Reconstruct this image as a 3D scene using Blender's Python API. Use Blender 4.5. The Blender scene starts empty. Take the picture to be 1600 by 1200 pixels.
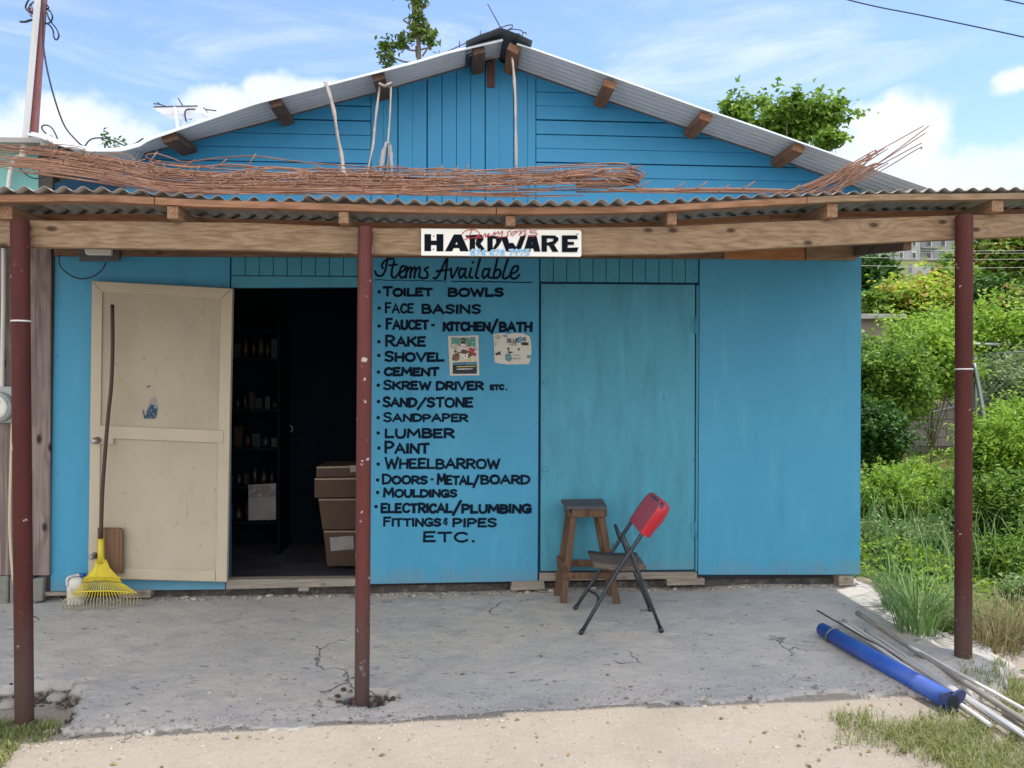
import bpy, bmesh, math, random
import numpy as np
from mathutils import Vector, Matrix
R = math.radians
random.seed(7)
RNG = np.random.default_rng(11)
scene = bpy.context.scene
COL = scene.collection

# ------------------------------------------------------------------ camera, sky, sun
EYE = 1.54
cam_d = bpy.data.cameras.new("camera"); cam = bpy.data.objects.new("camera", cam_d); COL.objects.link(cam)
cam.location = (0, 0, EYE); cam.rotation_euler = (R(90), 0, 0)
cam_d.sensor_width = 36; cam_d.lens = 27.0; cam_d.clip_end = 3000; cam_d.clip_start = 0.05
scene.camera = cam
SUN_DIR = Vector((0.25, 0.09, 1.0)).normalized()
sun_el = math.asin(SUN_DIR.z); sun_az = math.atan2(SUN_DIR.x, SUN_DIR.y)
sd = bpy.data.lights.new("sun", 'SUN'); sd.energy = 2.35; sd.angle = R(0.6); sd.color = (1, 0.95, 0.87)
so = bpy.data.objects.new("sun", sd); COL.objects.link(so)
so.rotation_euler = (-SUN_DIR).to_track_quat('-Z', 'Y').to_euler(); so.location = (3, 3, 20)
scene.view_settings.view_transform = 'Standard'; scene.view_settings.look = 'None'
scene.view_settings.exposure = 0.85; scene.view_settings.gamma = 1

def ray(px, py): return Vector(((px - 800) / 1200, 1, (600 - py) / 1200))
world = bpy.data.worlds.new("World"); scene.world = world; world.use_nodes = True
def build_world():
    nt = world.node_tree; N = nt.nodes; L = nt.links; N.clear()
    out = N.new('ShaderNodeOutputWorld'); bg = N.new('ShaderNodeBackground'); L.new(bg.outputs[0], out.inputs[0])
    sky = N.new('ShaderNodeTexSky'); sky.sky_type = 'NISHITA'; sky.sun_disc = False
    sky.sun_elevation = sun_el; sky.sun_rotation = sun_az; sky.air_density = 1.0; sky.dust_density = 0.6; sky.ozone_density = 1.6
    tc = N.new('ShaderNodeTexCoord')
    def math_(op, a, b=None, c=None):
        n = N.new('ShaderNodeMath'); n.operation = op
        for i, x in enumerate((a, b, c)):
            if x is None: continue
            if isinstance(x, (int, float)): n.inputs[i].default_value = x
            else: L.new(x, n.inputs[i])
        return n.outputs[0]
    def noise(scale, detail, vec, rough=0.55):
        n = N.new('ShaderNodeTexNoise'); n.inputs['Scale'].default_value = scale
        n.inputs['Detail'].default_value = detail; n.inputs['Roughness'].default_value = rough
        L.new(vec, n.inputs['Vector']); return n
    dirv = tc.outputs['Generated']
    warp = noise(7, 5, dirv)
    wv = N.new('ShaderNodeVectorMath'); wv.operation = 'MULTIPLY_ADD'
    sub = N.new('ShaderNodeVectorMath'); sub.operation = 'SUBTRACT'
    L.new(warp.outputs['Color'], sub.inputs[0]); sub.inputs[1].default_value = (.5, .5, .5)
    L.new(sub.outputs[0], wv.inputs[0]); wv.inputs[1].default_value = (.07, .07, .07); L.new(dirv, wv.inputs[2])
    def blob(px, py, rx, ry):
        d = ray(px, py).normalized()
        s = N.new('ShaderNodeVectorMath'); s.operation = 'SUBTRACT'; L.new(wv.outputs[0], s.inputs[0]); s.inputs[1].default_value = d
        m = N.new('ShaderNodeVectorMath'); m.operation = 'MULTIPLY'; L.new(s.outputs[0], m.inputs[0])
        m.inputs[1].default_value = (1200 / rx, 1200 / rx, 1200 / ry)
        l = N.new('ShaderNodeVectorMath'); l.operation = 'LENGTH'; L.new(m.outputs[0], l.inputs[0])
        return math_('SUBTRACT', 1.0, l.outputs['Value'])
    def union(bl):
        o = None
        for b in bl:
            v = blob(*b); o = v if o is None else math_('MAXIMUM', o, v)
        return o
    puffs = union([(1390, 235, 82, 76), (1335, 262, 72, 58), (1440, 290, 110, 52), (1540, 298, 95, 48), (1620, 292, 100, 36),
                   (1390, 185, 55, 40), (1440, 205, 45, 40), (130, 195, 82, 42), (50, 232, 110, 36), (200, 215, 60, 35), (435, 150, 50, 26), (350, 170, 60, 30), (480, 160, 90, 40),
                   (1700, 220, 60, 30), (-200, 200, 160, 60), (1590, 135, 26, 20), (1200, 320, 260, 40)])
    n2 = noise(22, 7, dirv, .6)
    dens = math_('ADD', puffs, math_('MULTIPLY', math_('SUBTRACT', n2.outputs['Fac'], .5), 1.1))
    mr = N.new('ShaderNodeMapRange'); mr.interpolation_type = 'SMOOTHSTEP'; L.new(dens, mr.inputs[0])
    mr.inputs[1].default_value = -.20; mr.inputs[2].default_value = .42
    # thin high streaks
    mp = N.new('ShaderNodeMapping'); mp.inputs['Scale'].default_value = (2.0, 2.0, 9.0); mp.inputs['Rotation'].default_value = (0, R(-12), 0)
    L.new(dirv, mp.inputs['Vector'])
    n3 = noise(1.7, 8, mp.outputs[0], .62); n3.inputs['Distortion'].default_value = .6
    ms = N.new('ShaderNodeMapRange'); ms.interpolation_type = 'SMOOTHSTEP'; L.new(n3.outputs['Fac'], ms.inputs[0])
    ms.inputs[1].default_value = .44; ms.inputs[2].default_value = .72; ms.inputs[4].default_value = .62
    wis = union([(1160, 70, 320, 90), (1320, 45, 300, 50), (250, 120, 420, 100), (340, 28, 90, 26), (1060, 110, 160, 90), (0, 60, 300, 60), (560, 60, 300, 60)])
    mw = N.new('ShaderNodeMapRange'); mw.interpolation_type = 'SMOOTHSTEP'; L.new(wis, mw.inputs[0]); mw.inputs[1].default_value = -.4; mw.inputs[2].default_value = .7
    wisp = math_('MULTIPLY', ms.outputs[0], math_('ADD', math_('MULTIPLY', mw.outputs[0], .85), .15))
    cov = math_('MAXIMUM', mr.outputs[0], wisp)
    # shade inside the puffs
    n4 = noise(13, 5, dirv)
    rmp = N.new('ShaderNodeMix'); rmp.data_type = 'RGBA'; L.new(n4.outputs['Fac'], rmp.inputs[0])
    rmp.inputs[6].default_value = (2.5, 3.1, 3.8, 1); rmp.inputs[7].default_value = (4.7, 4.8, 4.9, 1)
    tint = N.new('ShaderNodeMix'); tint.data_type = 'RGBA'; tint.blend_type = 'MULTIPLY'; tint.inputs[0].default_value = 1
    L.new(sky.outputs[0], tint.inputs[6]); tint.inputs[7].default_value = SKY_TINT
    mx = N.new('ShaderNodeMix'); mx.data_type = 'RGBA'
    L.new(cov, mx.inputs[0]); L.new(tint.outputs[2], mx.inputs[6]); L.new(rmp.outputs[2], mx.inputs[7])
    # over-bright unseen clouds behind the viewer, added to fill the shaded front
    n5 = noise(2.6, 7, dirv, .6); m5 = N.new('ShaderNodeMapRange'); m5.interpolation_type = 'SMOOTHSTEP'; L.new(n5.outputs['Fac'], m5.inputs[0]); m5.inputs[1].default_value = .36; m5.inputs[2].default_value = .52
    sp = N.new('ShaderNodeSeparateXYZ'); L.new(dirv, sp.inputs[0])
    m6 = N.new('ShaderNodeMapRange'); m6.interpolation_type = 'SMOOTHSTEP'; L.new(sp.outputs[1], m6.inputs[0]); m6.inputs[1].default_value = -.05; m6.inputs[2].default_value = -.35
    fill_bank = mx2 = N.new('ShaderNodeMix'); fill_bank.data_type = 'RGBA'; L.new(math_('MULTIPLY', m5.outputs[0], m6.outputs[0]), fill_bank.inputs[0]); L.new(mx.outputs[2], fill_bank.inputs[6]); fill_bank.inputs[7].default_value = (7.8, 7.7, 7.4, 1)
    L.new(fill_bank.outputs[2], bg.inputs['Color']); bg.inputs['Strength'].default_value = 0.15
SKY_TINT = (.87, .895, 1.03, 1)
build_world()

# ------------------------------------------------------------------ planes of the place
KW, YW = 0.07, 5.67          # shop front:  Y = YW + KW*X
SW = math.sqrt(1 + KW * KW)
WA = Vector((1, KW, 0)) / SW; WN = Vector((KW, -1, 0)) / SW; UP = Vector((0, 0, 1))
KB, YB = 0.1146, 4.057       # awning beam
SB = math.sqrt(1 + KB * KB)
BA = Vector((1, KB, 0)) / SB; BN = Vector((KB, -1, 0)) / SB
O = Vector((0, 0, EYE))
def W(px, py, off=0.0):
    r = ray(px, py); return O + r * ((YW - off * SW) / (1 - KW * r.x))
def B(px, py, off=0.0):
    r = ray(px, py); return O + r * ((YB - off * SB) / (1 - KB * r.x))
def D(px, py, Y): return O + ray(px, py) * Y
def G(px, py, z):
    r = ray(px, py); return O + r * ((z - EYE) / r.z)
W0 = Vector((0, YW, 0))
def waz(p): q = p - W0; return (q.dot(WA), p.z)
def wpt(a, z, off=0.0): p = W0 + WA * a + WN * off; p.z = z; return p

# ------------------------------------------------------------------ objects
ORG = {}
def tag(o, label=None, cat=None, group=None, kind=None):
    if label: o['label'] = label
    if cat: o['category'] = cat
    if group: o['group'] = group
    if kind: o['kind'] = kind
    return o
def thing(name, label, cat, loc, group=None):
    o = bpy.data.objects.new(name, None); COL.objects.link(o); o.location = loc; o.empty_display_size = .1
    ORG[o.name] = Vector(loc); return tag(o, label, cat, group)

class MB:
    def __init__(s): s.v = []; s.f = []; s.sm = []
    def face(s, idx, smooth=False): s.f.append(tuple(idx)); s.sm.append(smooth)
    def prism(s, pts, ext):
        n = len(pts); b = len(s.v); ext = Vector(ext)
        s.v += [Vector(p) for p in pts] + [Vector(p) + ext for p in pts]
        s.face(range(b, b + n)); s.face(reversed(range(b + n, b + 2 * n)))
        for i in range(n):
            j = (i + 1) % n; s.face((b + i, b + n + i, b + n + j, b + j))
        return s
    def box(s, c, ax, h):
        c = Vector(c); x, y, z = [Vector(a) * k for a, k in zip(ax, h)]
        return s.prism([c - x - y - z, c + x - y - z, c + x + y - z, c - x + y - z], z * 2)
    def bar(s, p0, p1, w, h, up=UP):
        p0 = Vector(p0); p1 = Vector(p1); d = (p1 - p0).normalized(); sd = d.cross(Vector(up))
        if sd.length < 1e-4: sd = d.cross(Vector((0, 1, 0)))
        sd.normalize(); u = sd.cross(d)
        a, b = sd * w / 2, u * h / 2
        return s.prism([p0 - a - b, p0 + a - b, p0 + a + b, p0 - a + b], p1 - p0)
    def tube(s, path, r, n=8, caps=True):
        path = [Vector(p) for p in path]; m = len(path)
        rr = r if isinstance(r, (list, tuple)) else [r] * m
        b = len(s.v); prev = None
        for i, p in enumerate(path):
            d = (path[min(i + 1, m - 1)] - path[max(i - 1, 0)]).normalized()
            if prev is None:
                x = d.cross(UP)
                if x.length < 1e-3: x = d.cross(Vector((1, 0, 0)))
            else: x = prev - d * prev.dot(d)
            x.normalize(); prev = x; y = d.cross(x)
            for k in range(n):
                t = 2 * math.pi * k / n; s.v.append(p + (x * math.cos(t) + y * math.sin(t)) * rr[i])
        for i in range(m - 1):
            for k in range(n):
                k2 = (k + 1) % n; s.face((b + i * n + k, b + i * n + k2, b + (i + 1) * n + k2, b + (i + 1) * n + k), True)
        if caps:
            s.face(reversed(range(b, b + n))); s.face(range(b + (m - 1) * n, b + m * n))
        return s
    def disc(s, c, axis, r, t, n=20):
        c = Vector(c); axis = Vector(axis).normalized(); return s.tube([c, c + axis * t], r, n)
    def grid(s, P, smooth=True):
        b = len(s.v); m, n = len(P), len(P[0])
        for row in P: s.v += [Vector(p) for p in row]
        for i in range(m - 1):
            for j in range(n - 1):
                s.face((b + i * n + j, b + i * n + j + 1, b + (i + 1) * n + j + 1, b + (i + 1) * n + j), smooth)
        return s
    def build(s, name, mat, parent=None, bevel=0.0, loc=None, solid=0.0, norm=True):
        if parent is not None: org = ORG[parent.name]
        elif loc is not None: org = Vector(loc)
        else:
            xs = [p.x for p in s.v]; ys = [p.y for p in s.v]; zs = [p.z for p in s.v]
            org = Vector(((min(xs) + max(xs)) / 2, (min(ys) + max(ys)) / 2, min(zs)))
        me = bpy.data.meshes.new(name)
        me.from_pydata([tuple(p - org) for p in s.v], [], s.f)
        me.polygons.foreach_set('use_smooth', s.sm)
        if norm:
            bm = bmesh.new(); bm.from_mesh(me); bmesh.ops.recalc_face_normals(bm, faces=bm.faces); bm.to_mesh(me); bm.free()
        me.materials.append(mat); me.update()
        o = bpy.data.objects.new(name, me); COL.objects.link(o)
        if parent is not None: o.parent = parent
        else: o.location = org
        ORG[o.name] = org
        if bevel:
            md = o.modifiers.new('bevel', 'BEVEL'); md.width = bevel; md.segments = 2; md.limit_method = 'ANGLE'; md.angle_limit = R(40)
        if solid:
            md = o.modifiers.new('solid', 'SOLIDIFY'); md.thickness = solid; md.offset = 0
        return o

def catmull(pts, k=6):
    if len(pts) < 3: return [Vector(p) for p in pts]
    P = [Vector(p) for p in pts]; P = [P[0] * 2 - P[1]] + P + [P[-1] * 2 - P[-2]]; out = []
    for i in range(1, len(P) - 2):
        a, b, c, d = P[i - 1:i + 3]
        for j in range(k):
            t = j / k
            out.append(.5 * ((2 * b) + (c - a) * t + (2 * a - 5 * b + 4 * c - d) * t * t + (3 * b - a - 3 * c + d) * t ** 3))
    out.append(P[-2]); return out
def interp(pts, x):
    if x <= pts[0][0]: p, q = pts[0], pts[1]
    elif x >= pts[-1][0]: p, q = pts[-2], pts[-1]
    else:
        for p, q in zip(pts, pts[1:]):
            if p[0] <= x <= q[0]: break
    return p[1] + (q[1] - p[1]) * (x - p[0]) / (q[0] - p[0])
def clip(poly, f):
    out = []
    for i in range(len(poly)):
        p, q = poly[i], poly[(i + 1) % len(poly)]; a, b = f(p), f(q)
        if a >= 0: out.append(p)
        if (a >= 0) != (b >= 0):
            t = a / (a - b); out.append((p[0] + (q[0] - p[0]) * t, p[1] + (q[1] - p[1]) * t))
    return out

# ------------------------------------------------------------------ materials
def splash(m, top=.20, col=(.20, .22, .21), amt=.35):
    # road dust thrown up on the lowest boards
    nt = m.node_tree; N = nt.nodes; L = nt.links; p = N['Principled BSDF']; src = p.inputs['Base Color'].links[0].from_socket
    g = N.new('ShaderNodeNewGeometry'); s = N.new('ShaderNodeSeparateXYZ'); L.new(g.outputs['Position'], s.inputs[0])
    nz = mk_noise(N, L, g.outputs['Position'], 7, (1, 1, .5), 6, .65, 0, 31)
    a = N.new('ShaderNodeMath'); a.operation = 'MULTIPLY_ADD'; L.new(nz, a.inputs[0]); a.inputs[1].default_value = -.42; L.new(s.outputs[2], a.inputs[2])
    r = N.new('ShaderNodeMapRange'); r.interpolation_type = 'SMOOTHSTEP'; L.new(a.outputs[0], r.inputs[0]); r.inputs[1].default_value = -.16; r.inputs[2].default_value = top - .16; r.inputs[3].default_value = amt; r.inputs[4].default_value = 0
    L.new(mixc(N, L, r.outputs[0], src, col), p.inputs['Base Color'])
def base_mat(name):
    m = bpy.data.materials.new(name); m.use_nodes = True; nt = m.node_tree
    return m, nt, nt.nodes, nt.links, nt.nodes['Principled BSDF']
def mk_noise(N, L, vec, scale, stretch=(1, 1, 1), detail=5, rough=.55, dist=0, seed=0):
    mp = N.new('ShaderNodeMapping'); mp.inputs['Scale'].default_value = stretch; mp.inputs['Location'].default_value = (seed * 3.1, seed * 1.7, seed * 2.3)
    L.new(vec, mp.inputs['Vector'])
    n = N.new('ShaderNodeTexNoise'); n.inputs['Scale'].default_value = scale; n.inputs['Detail'].default_value = detail
    n.inputs['Roughness'].default_value = rough; n.inputs['Distortion'].default_value = dist
    L.new(mp.outputs[0], n.inputs['Vector']); return n.outputs['Fac']
def smooth(N, L, v, lo, hi, amt=1.0):
    r = N.new('ShaderNodeMapRange'); r.interpolation_type = 'SMOOTHSTEP'; L.new(v, r.inputs[0])
    r.inputs[1].default_value = lo; r.inputs[2].default_value = hi; r.inputs[4].default_value = amt; return r.outputs[0]
def mixc(N, L, fac, a, b, mode='MIX'):
    m = N.new('ShaderNodeMix'); m.data_type = 'RGBA'; m.blend_type = mode
    for i, x in ((0, fac), (6, a), (7, b)):
        if isinstance(x, (int, float)): m.inputs[i].default_value = x
        elif isinstance(x, tuple): m.inputs[i].default_value = x if len(x) == 4 else x + (1,)
        else: L.new(x, m.inputs[i])
    return m.outputs[2]
def add_bump(N, L, bsdf, layers, vec):
    prev = None
    for i, (st, dist, sc, stre) in enumerate(layers):
        b = N.new('ShaderNodeBump'); b.inputs['Strength'].default_value = st; b.inputs['Distance'].default_value = dist
        L.new(mk_noise(N, L, vec, sc, stre, 6, .6, 0, 20 + i), b.inputs['Height'])
        if prev: L.new(prev, b.inputs['Normal'])
        prev = b.outputs[0]
    if prev: L.new(prev, bsdf.inputs['Normal'])
    return prev
def mat(name, col, layers=(), rough=.6, metal=0.0, bump=(), spec=None, coords='Object', rough2=None):
    """layers: (colour, scale, stretch, lo, hi, amount)"""
    m, nt, N, L, p = base_mat(name)
    tc = N.new('ShaderNodeTexCoord'); vec = tc.outputs[coords]
    c = tuple(col) + (1,)
    for i, (lc, sc, stre, lo, hi, am) in enumerate(layers):
        f = smooth(N, L, mk_noise(N, L, vec, sc, stre, 6, .6, .3, i + 1), lo, hi, am)
        c = mixc(N, L, f, c, tuple(lc))
    if isinstance(c, tuple): p.inputs['Base Color'].default_value = c
    else: L.new(c, p.inputs['Base Color'])
    p.inputs['Roughness'].default_value = rough; p.inputs['Metallic'].default_value = metal
    if rough2 is not None:
        f = smooth(N, L, mk_noise(N, L, vec, 6, (1, 1, 1), 5, .6, 0, 9), .3, .7)
        r = N.new('ShaderNodeMapRange'); L.new(f, r.inputs[0]); r.inputs[3].default_value = rough; r.inputs[4].default_value = rough2
        L.new(r.outputs[0], p.inputs['Roughness'])
    if spec is not None: p.inputs['Specular IOR Level'].default_value = spec
    add_bump(N, L, p, bump, vec)
    return m
def wood(name, light, dark, axis=0, rings=34, knots=1.0, rough=.75, knotcol=None, grey=None, scale=1.0, wob=1.0):
    """flat-sawn plank: contour rings, fibre streaks and knots; axis = grain direction"""
    m, nt, N, L, p = base_mat(name)
    tc = N.new('ShaderNodeTexCoord'); vec = tc.outputs['Object']
    st = [5.5, 5.5, 5.5]; st[axis] = .8
    fine = [70, 70, 70]; fine[axis] = 1.6
    sx = N.new('ShaderNodeSeparateXYZ'); L.new(vec, sx.inputs[0]); cx = N.new('ShaderNodeCombineXYZ'); ga, ca = ((0, 2), (1, 2), (2, 0))[axis]
    for i, (o_, k_) in enumerate(((ga, 4.6), (ca, 9.0))):
        q = N.new('ShaderNodeMath'); q.operation = 'MULTIPLY'; L.new(sx.outputs[o_], q.inputs[0]); q.inputs[1].default_value = k_ * scale; L.new(q.outputs[0], cx.inputs[i])
    vo = N.new('ShaderNodeTexVoronoi'); vo.voronoi_dimensions = '2D'; vo.inputs['Scale'].default_value = .55; vo.inputs['Randomness'].default_value = 1; L.new(cx.outputs[0], vo.inputs['Vector'])
    kd = vo.outputs['Distance']
    n = mk_noise(N, L, vec, 1.0 * scale, tuple(st), 2, .5, .4 * wob, 1)
    kk = smooth(N, L, kd, 0.0, .34, 1.0)
    ad = N.new('ShaderNodeMath'); ad.operation = 'MULTIPLY_ADD'; L.new(kk, ad.inputs[0]); ad.inputs[1].default_value = .10 * knots; L.new(n, ad.inputs[2])
    mu = N.new('ShaderNodeMath'); mu.operation = 'MULTIPLY'; L.new(ad.outputs[0], mu.inputs[0]); mu.inputs[1].default_value = rings * 3
    si = N.new('ShaderNodeMath'); si.operation = 'SINE'; L.new(mu.outputs[0], si.inputs[0])
    ringf = smooth(N, L, si.outputs[0], -.2, 1.0, .75)
    c = mixc(N, L, ringf, tuple(light), tuple(a * .55 + b * .45 for a, b in zip(light, dark)))
    f2 = smooth(N, L, mk_noise(N, L, vec, 1.0, tuple(fine), 4, .6, 0, 2), .40, .70, .75)
    c = mixc(N, L, f2, c, tuple(dark))
    big = smooth(N, L, mk_noise(N, L, vec, 2.2, (1, 1, 1), 4, .6, 0, 3), .42, .75, .6)
    c = mixc(N, L, big, c, tuple(grey or [x * .7 for x in light]))
    if knots > 0:
        kf = N.new('ShaderNodeMapRange'); kf.interpolation_type = 'SMOOTHSTEP'; L.new(kd, kf.inputs[0])
        kf.inputs[1].default_value = .03; kf.inputs[2].default_value = .10; kf.inputs[3].default_value = .95 * min(1, knots); kf.inputs[4].default_value = 0
        c = mixc(N, L, kf.outputs[0], c, tuple(knotcol or [x * .35 for x in dark]))
    L.new(c, p.inputs['Base Color']); p.inputs['Roughness'].default_value = rough; p.inputs['Specular IOR Level'].default_value = .25
    b = N.new('ShaderNodeBump'); b.inputs['Strength'].default_value = .35; b.inputs['Distance'].default_value = .004; L.new(f2, b.inputs['Height']); L.new(b.outputs[0], p.inputs['Normal'])
    return m
def leafmat(name, cols, trans=.35, rough=.5):
    m, nt, N, L, p = base_mat(name)
    g = N.new('ShaderNodeNewGeometry'); rp = N.new('ShaderNodeValToRGB'); L.new(g.outputs['Random Per Island'], rp.inputs[0])
    e = rp.color_ramp.elements
    while len(e) < len(cols): e.new(.5)
    for i, c in enumerate(cols): e[i].position = i / (len(cols) - 1); e[i].color = tuple(c) + (1,)
    L.new(rp.outputs[0], p.inputs['Base Color']); p.inputs['Roughness'].default_value = rough; p.inputs['Specular IOR Level'].default_value = .35
    t = N.new('ShaderNodeBsdfTranslucent'); hs = N.new('ShaderNodeHueSaturation'); hs.inputs['Value'].default_value = 1.5; hs.inputs['Hue'].default_value = .485
    L.new(rp.outputs[0], hs.inputs['Color']); L.new(hs.outputs[0], t.inputs[0])
    mx = N.new('ShaderNodeMixShader'); mx.inputs[0].default_value = trans; L.new(p.outputs[0], mx.inputs[1]); L.new(t.outputs[0], mx.inputs[2])
    L.new(mx.outputs[0], N['Material Output'].inputs[0]); return m

BLUE = (.055, .295, .48)
m_blue = mat('blue_paint', BLUE, [((.075, .34, .53), 1.6, (1, 1, .6), .45, .75, .7), ((.042, .235, .40), 3.1, (1, 1, .35), .52, .78, .55),
      ((.10, .38, .53), 9, (1.5, 1.5, .22), .54, .80, .5), ((.035, .19, .31), 6, (1.8, 1.8, .2), .58, .80, .5), ((.02, .09, .15), 24, (1, 1, .8), .70, .82, .5)], .55, bump=[(.25, .004, 40, (1, 1, .3)), (.12, .002, 160, (1, 1, 1))], spec=.35)
m_bluesat = mat('blue_paint_boards', (.036, .26, .49), [((.026, .21, .41), 2.0, (1, 1, 1), .45, .75, .6), ((.045, .25, .45), 5, (.4, .4, 2), .55, .8, .4), ((.015, .06, .10), 30, (1, 1, 1), .72, .82, .5)],
      .5, bump=[(.2, .003, 50, (.4, .4, 2))], spec=.35)
m_bluedoor = mat('blue_paint_worn', (.070, .30, .42), [((.06, .235, .33), 4, (2.5, 2.5, .5), .42, .70, .75), ((.09, .38, .50), 7, (2, 2, .35), .5, .75, .5), ((.02, .08, .12), 20, (2.2, 2.2, .5), .63, .76, .75), ((.10, .36, .37), 2.0, (1, 1, 1), .55, .8, .4)],
      .6, bump=[(.3, .004, 30, (2, 2, .4))], spec=.3)
m_bluetrim = mat('blue_paint_trim', (.06, .285, .41), [((.04, .22, .32), 5, (2, 2, .4), .45, .75, .6), ((.02, .07, .10), 26, (1, 1, 1), .68, .8, .6)], .6, bump=[(.25, .003, 50, (1, 1, 1))], spec=.3)
m_dark = mat('dark_gap', (.012, .016, .022), rough=.9)
m_gap = mat('unpainted_blue_gap', (.012, .06, .12), rough=.9)
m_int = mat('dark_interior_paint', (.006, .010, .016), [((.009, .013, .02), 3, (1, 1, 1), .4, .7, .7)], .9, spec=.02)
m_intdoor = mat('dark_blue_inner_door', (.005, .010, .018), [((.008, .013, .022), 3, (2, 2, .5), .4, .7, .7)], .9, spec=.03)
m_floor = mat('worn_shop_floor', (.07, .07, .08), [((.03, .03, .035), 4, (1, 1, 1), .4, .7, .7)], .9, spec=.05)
m_letter = mat('navy_black_sign_paint', (.006, .013, .028), [((.012, .03, .05), 14, (1, 1, 1), .5, .8, .6)], .8, spec=.05)
m_cream = mat('cream_door_paint', (.44, .385, .285), [((.36, .315, .24), 2.5, (1, 1, .6), .42, .72, .7), ((.50, .46, .38), 1.1, (1, 1, 1), .45, .7, .6), ((.20, .15, .10), 16, (1, 1, .7), .61, .74, .6), ((.33, .28, .2), 8, (4, 4, .25), .55, .8, .45)],
      .55, bump=[(.25, .003, 40, (2, 2, .4))], spec=.3)
m_creamtrim = mat('cream_trim_paint', (.50, .44, .335), [((.42, .37, .28), 3, (1, 1, 1), .42, .72, .6), ((.25, .2, .14), 20, (1, 1, 1), .68, .84, .5)], .55, bump=[(.2, .003, 50, (1, 1, 1))], spec=.3)
m_zinc = mat('weathered_zinc', (.60, .66, .72), [((.50, .55, .60), 2.2, (1, 1, 1), .4, .7, .7), ((.38, .42, .45), 6, (2, .5, .5), .5, .75, .3), ((.36, .32, .29), 3.3, (1, 1, 1), .64, .8, .4)], .55, .0, rough2=.7)
m_zincold = mat('old_grey_zinc', (.33, .305, .275), [((.23, .21, .19), 3, (1, 1, 1), .4, .7, .7), ((.28, .265, .245), 7, (.6, 2, 1), .5, .75, .5), ((.17, .085, .045), 4.5, (1, 1, 1), .55, .72, .7)], .7, .1, bump=[(.2, .003, 60, (1, 1, 1))])
m_beam = wood('pine_beam', (.305, .212, .132), (.15, .09, .05), 0, 22, 1.1, grey=(.225, .165, .115))
m_batten = wood('orange_batten', (.33, .18, .105), (.18, .085, .045), 0, 18, .7, grey=(.30, .17, .10))
m_rafter = wood('pine_rafter', (.33, .20, .12), (.17, .09, .045), 1, 20, .6, grey=(.22, .15, .10))
m_outl = wood('brown_roof_timber', (.155, .095, .070), (.07, .04, .03), 1, 18, .5, grey=(.11, .08, .07))
m_outr = wood('orange_roof_timber', (.30, .15, .085), (.14, .07, .04), 1, 18, .5, grey=(.2, .11, .07))
m_ledger = wood('ledger_timber', (.20, .125, .080), (.09, .05, .03), 0, 20, .6)
m_ledger2 = wood('fresh_ledger_timber', (.42, .19, .085), (.25, .1, .04), 0, 12, .4)
m_grey = wood('weathered_ply', (.27, .215, .195), (.085, .06, .055), 2, 10, 1.2, grey=(.19, .155, .15), knotcol=(.02, .014, .012), scale=.8, wob=3)
m_stoolw = wood('stool_timber', (.165, .098, .06), (.085, .05, .032), 2, 18, .6, grey=(.085, .06, .046))
m_stoolt = wood('stool_top_timber', (.12, .12, .13), (.05, .05, .055), 0, 18, .3, grey=(.08, .085, .1))
m_plank = wood('dirty_plank', (.34, .29, .24), (.17, .14, .11), 0, 18, .5, grey=(.25, .23, .21))
m_patch = wood('brown_board', (.20, .12, .07), (.10, .055, .03), 2, 14, .6)
m_post = mat('oxblood_post_paint', (.078, .021, .018), [((.054, .016, .014), 2.0, (2, 2, .6), .4, .7, .8), ((.10, .03, .028), 4, (2, 2, .4), .5, .75, .5), ((.045, .02, .02), 9, (1, 1, .5), .62, .8, .5), ((.42, .38, .35), 17, (1, 1, .8), .655, .69, .8), ((.16, .075, .04), 7, (1, 1, .8), .66, .74, .6)], .7, bump=[(.35, .005, 30, (1, 1, .4))], spec=.2)
m_postmid = mat('faded_red_post_paint', (.112, .030, .027), [((.08, .022, .02), 2.4, (2, 2, .5), .4, .7, .8), ((.15, .046, .04), 5, (2, 2, .4), .5, .75, .5), ((.5, .47, .45), 19, (1, 1, .8), .635, .67, .85)], .45, bump=[(.35, .005, 30, (1, 1, .4))], spec=.2)
m_white = mat('white_sign_board', (.80, .79, .74), [((.68, .66, .6), 7, (1, 1, 1), .5, .8, .5)], .5)
m_black = mat('black_sign_paint', (.006, .009, .016), rough=.8, spec=.04)
m_red = mat('red_script_paint', (.38, .02, .03), rough=.5)
m_skyb = mat('light_blue_paint', (.16, .44, .78), rough=.5)
m_paleb = mat('pale_blue_paint', (.55, .75, .88), rough=.5)
m_rust = mat('rusty_rebar', (.24, .12, .075), [((.35, .21, .145), 8, (1, 1, 1), .4, .7, .7), ((.12, .055, .035), 16, (1, 1, 1), .5, .75, .7)], .85, .1)
m_rebar = mat('grey_rebar', (.09, .085, .09), [((.13, .09, .07), 12, (1, 1, 1), .45, .7, .7)], .75, .3)
m_strap = mat('beige_cloth_strap', (.30, .25, .215), [((.21, .18, .16), 14, (1, 1, .6), .45, .7, .7)], .9)
m_strapg = mat('grey_cloth_strip', (.20, .20, .21), [((.10, .10, .11), 14, (1, 1, .6), .45, .7, .7)], .9)
m_cable = mat('black_cable', (.015, .025, .035), rough=.5)
m_pvc = mat('grey_white_conduit', (.62, .62, .60), [((.5, .49, .46), 5, (1, 1, .4), .5, .8, .5)], .5)
m_pvccream = mat('cream_cable', (.55, .47, .33), rough=.5)
m_teal = mat('teal_render', (.20, .47, .44), [((.16, .40, .40), 3, (1, 1, 1), .45, .75, .6), ((.3, .5, .45), 12, (1, 1, .5), .6, .8, .4)], .8, bump=[(.2, .003, 60, (1, 1, 1))])
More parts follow.
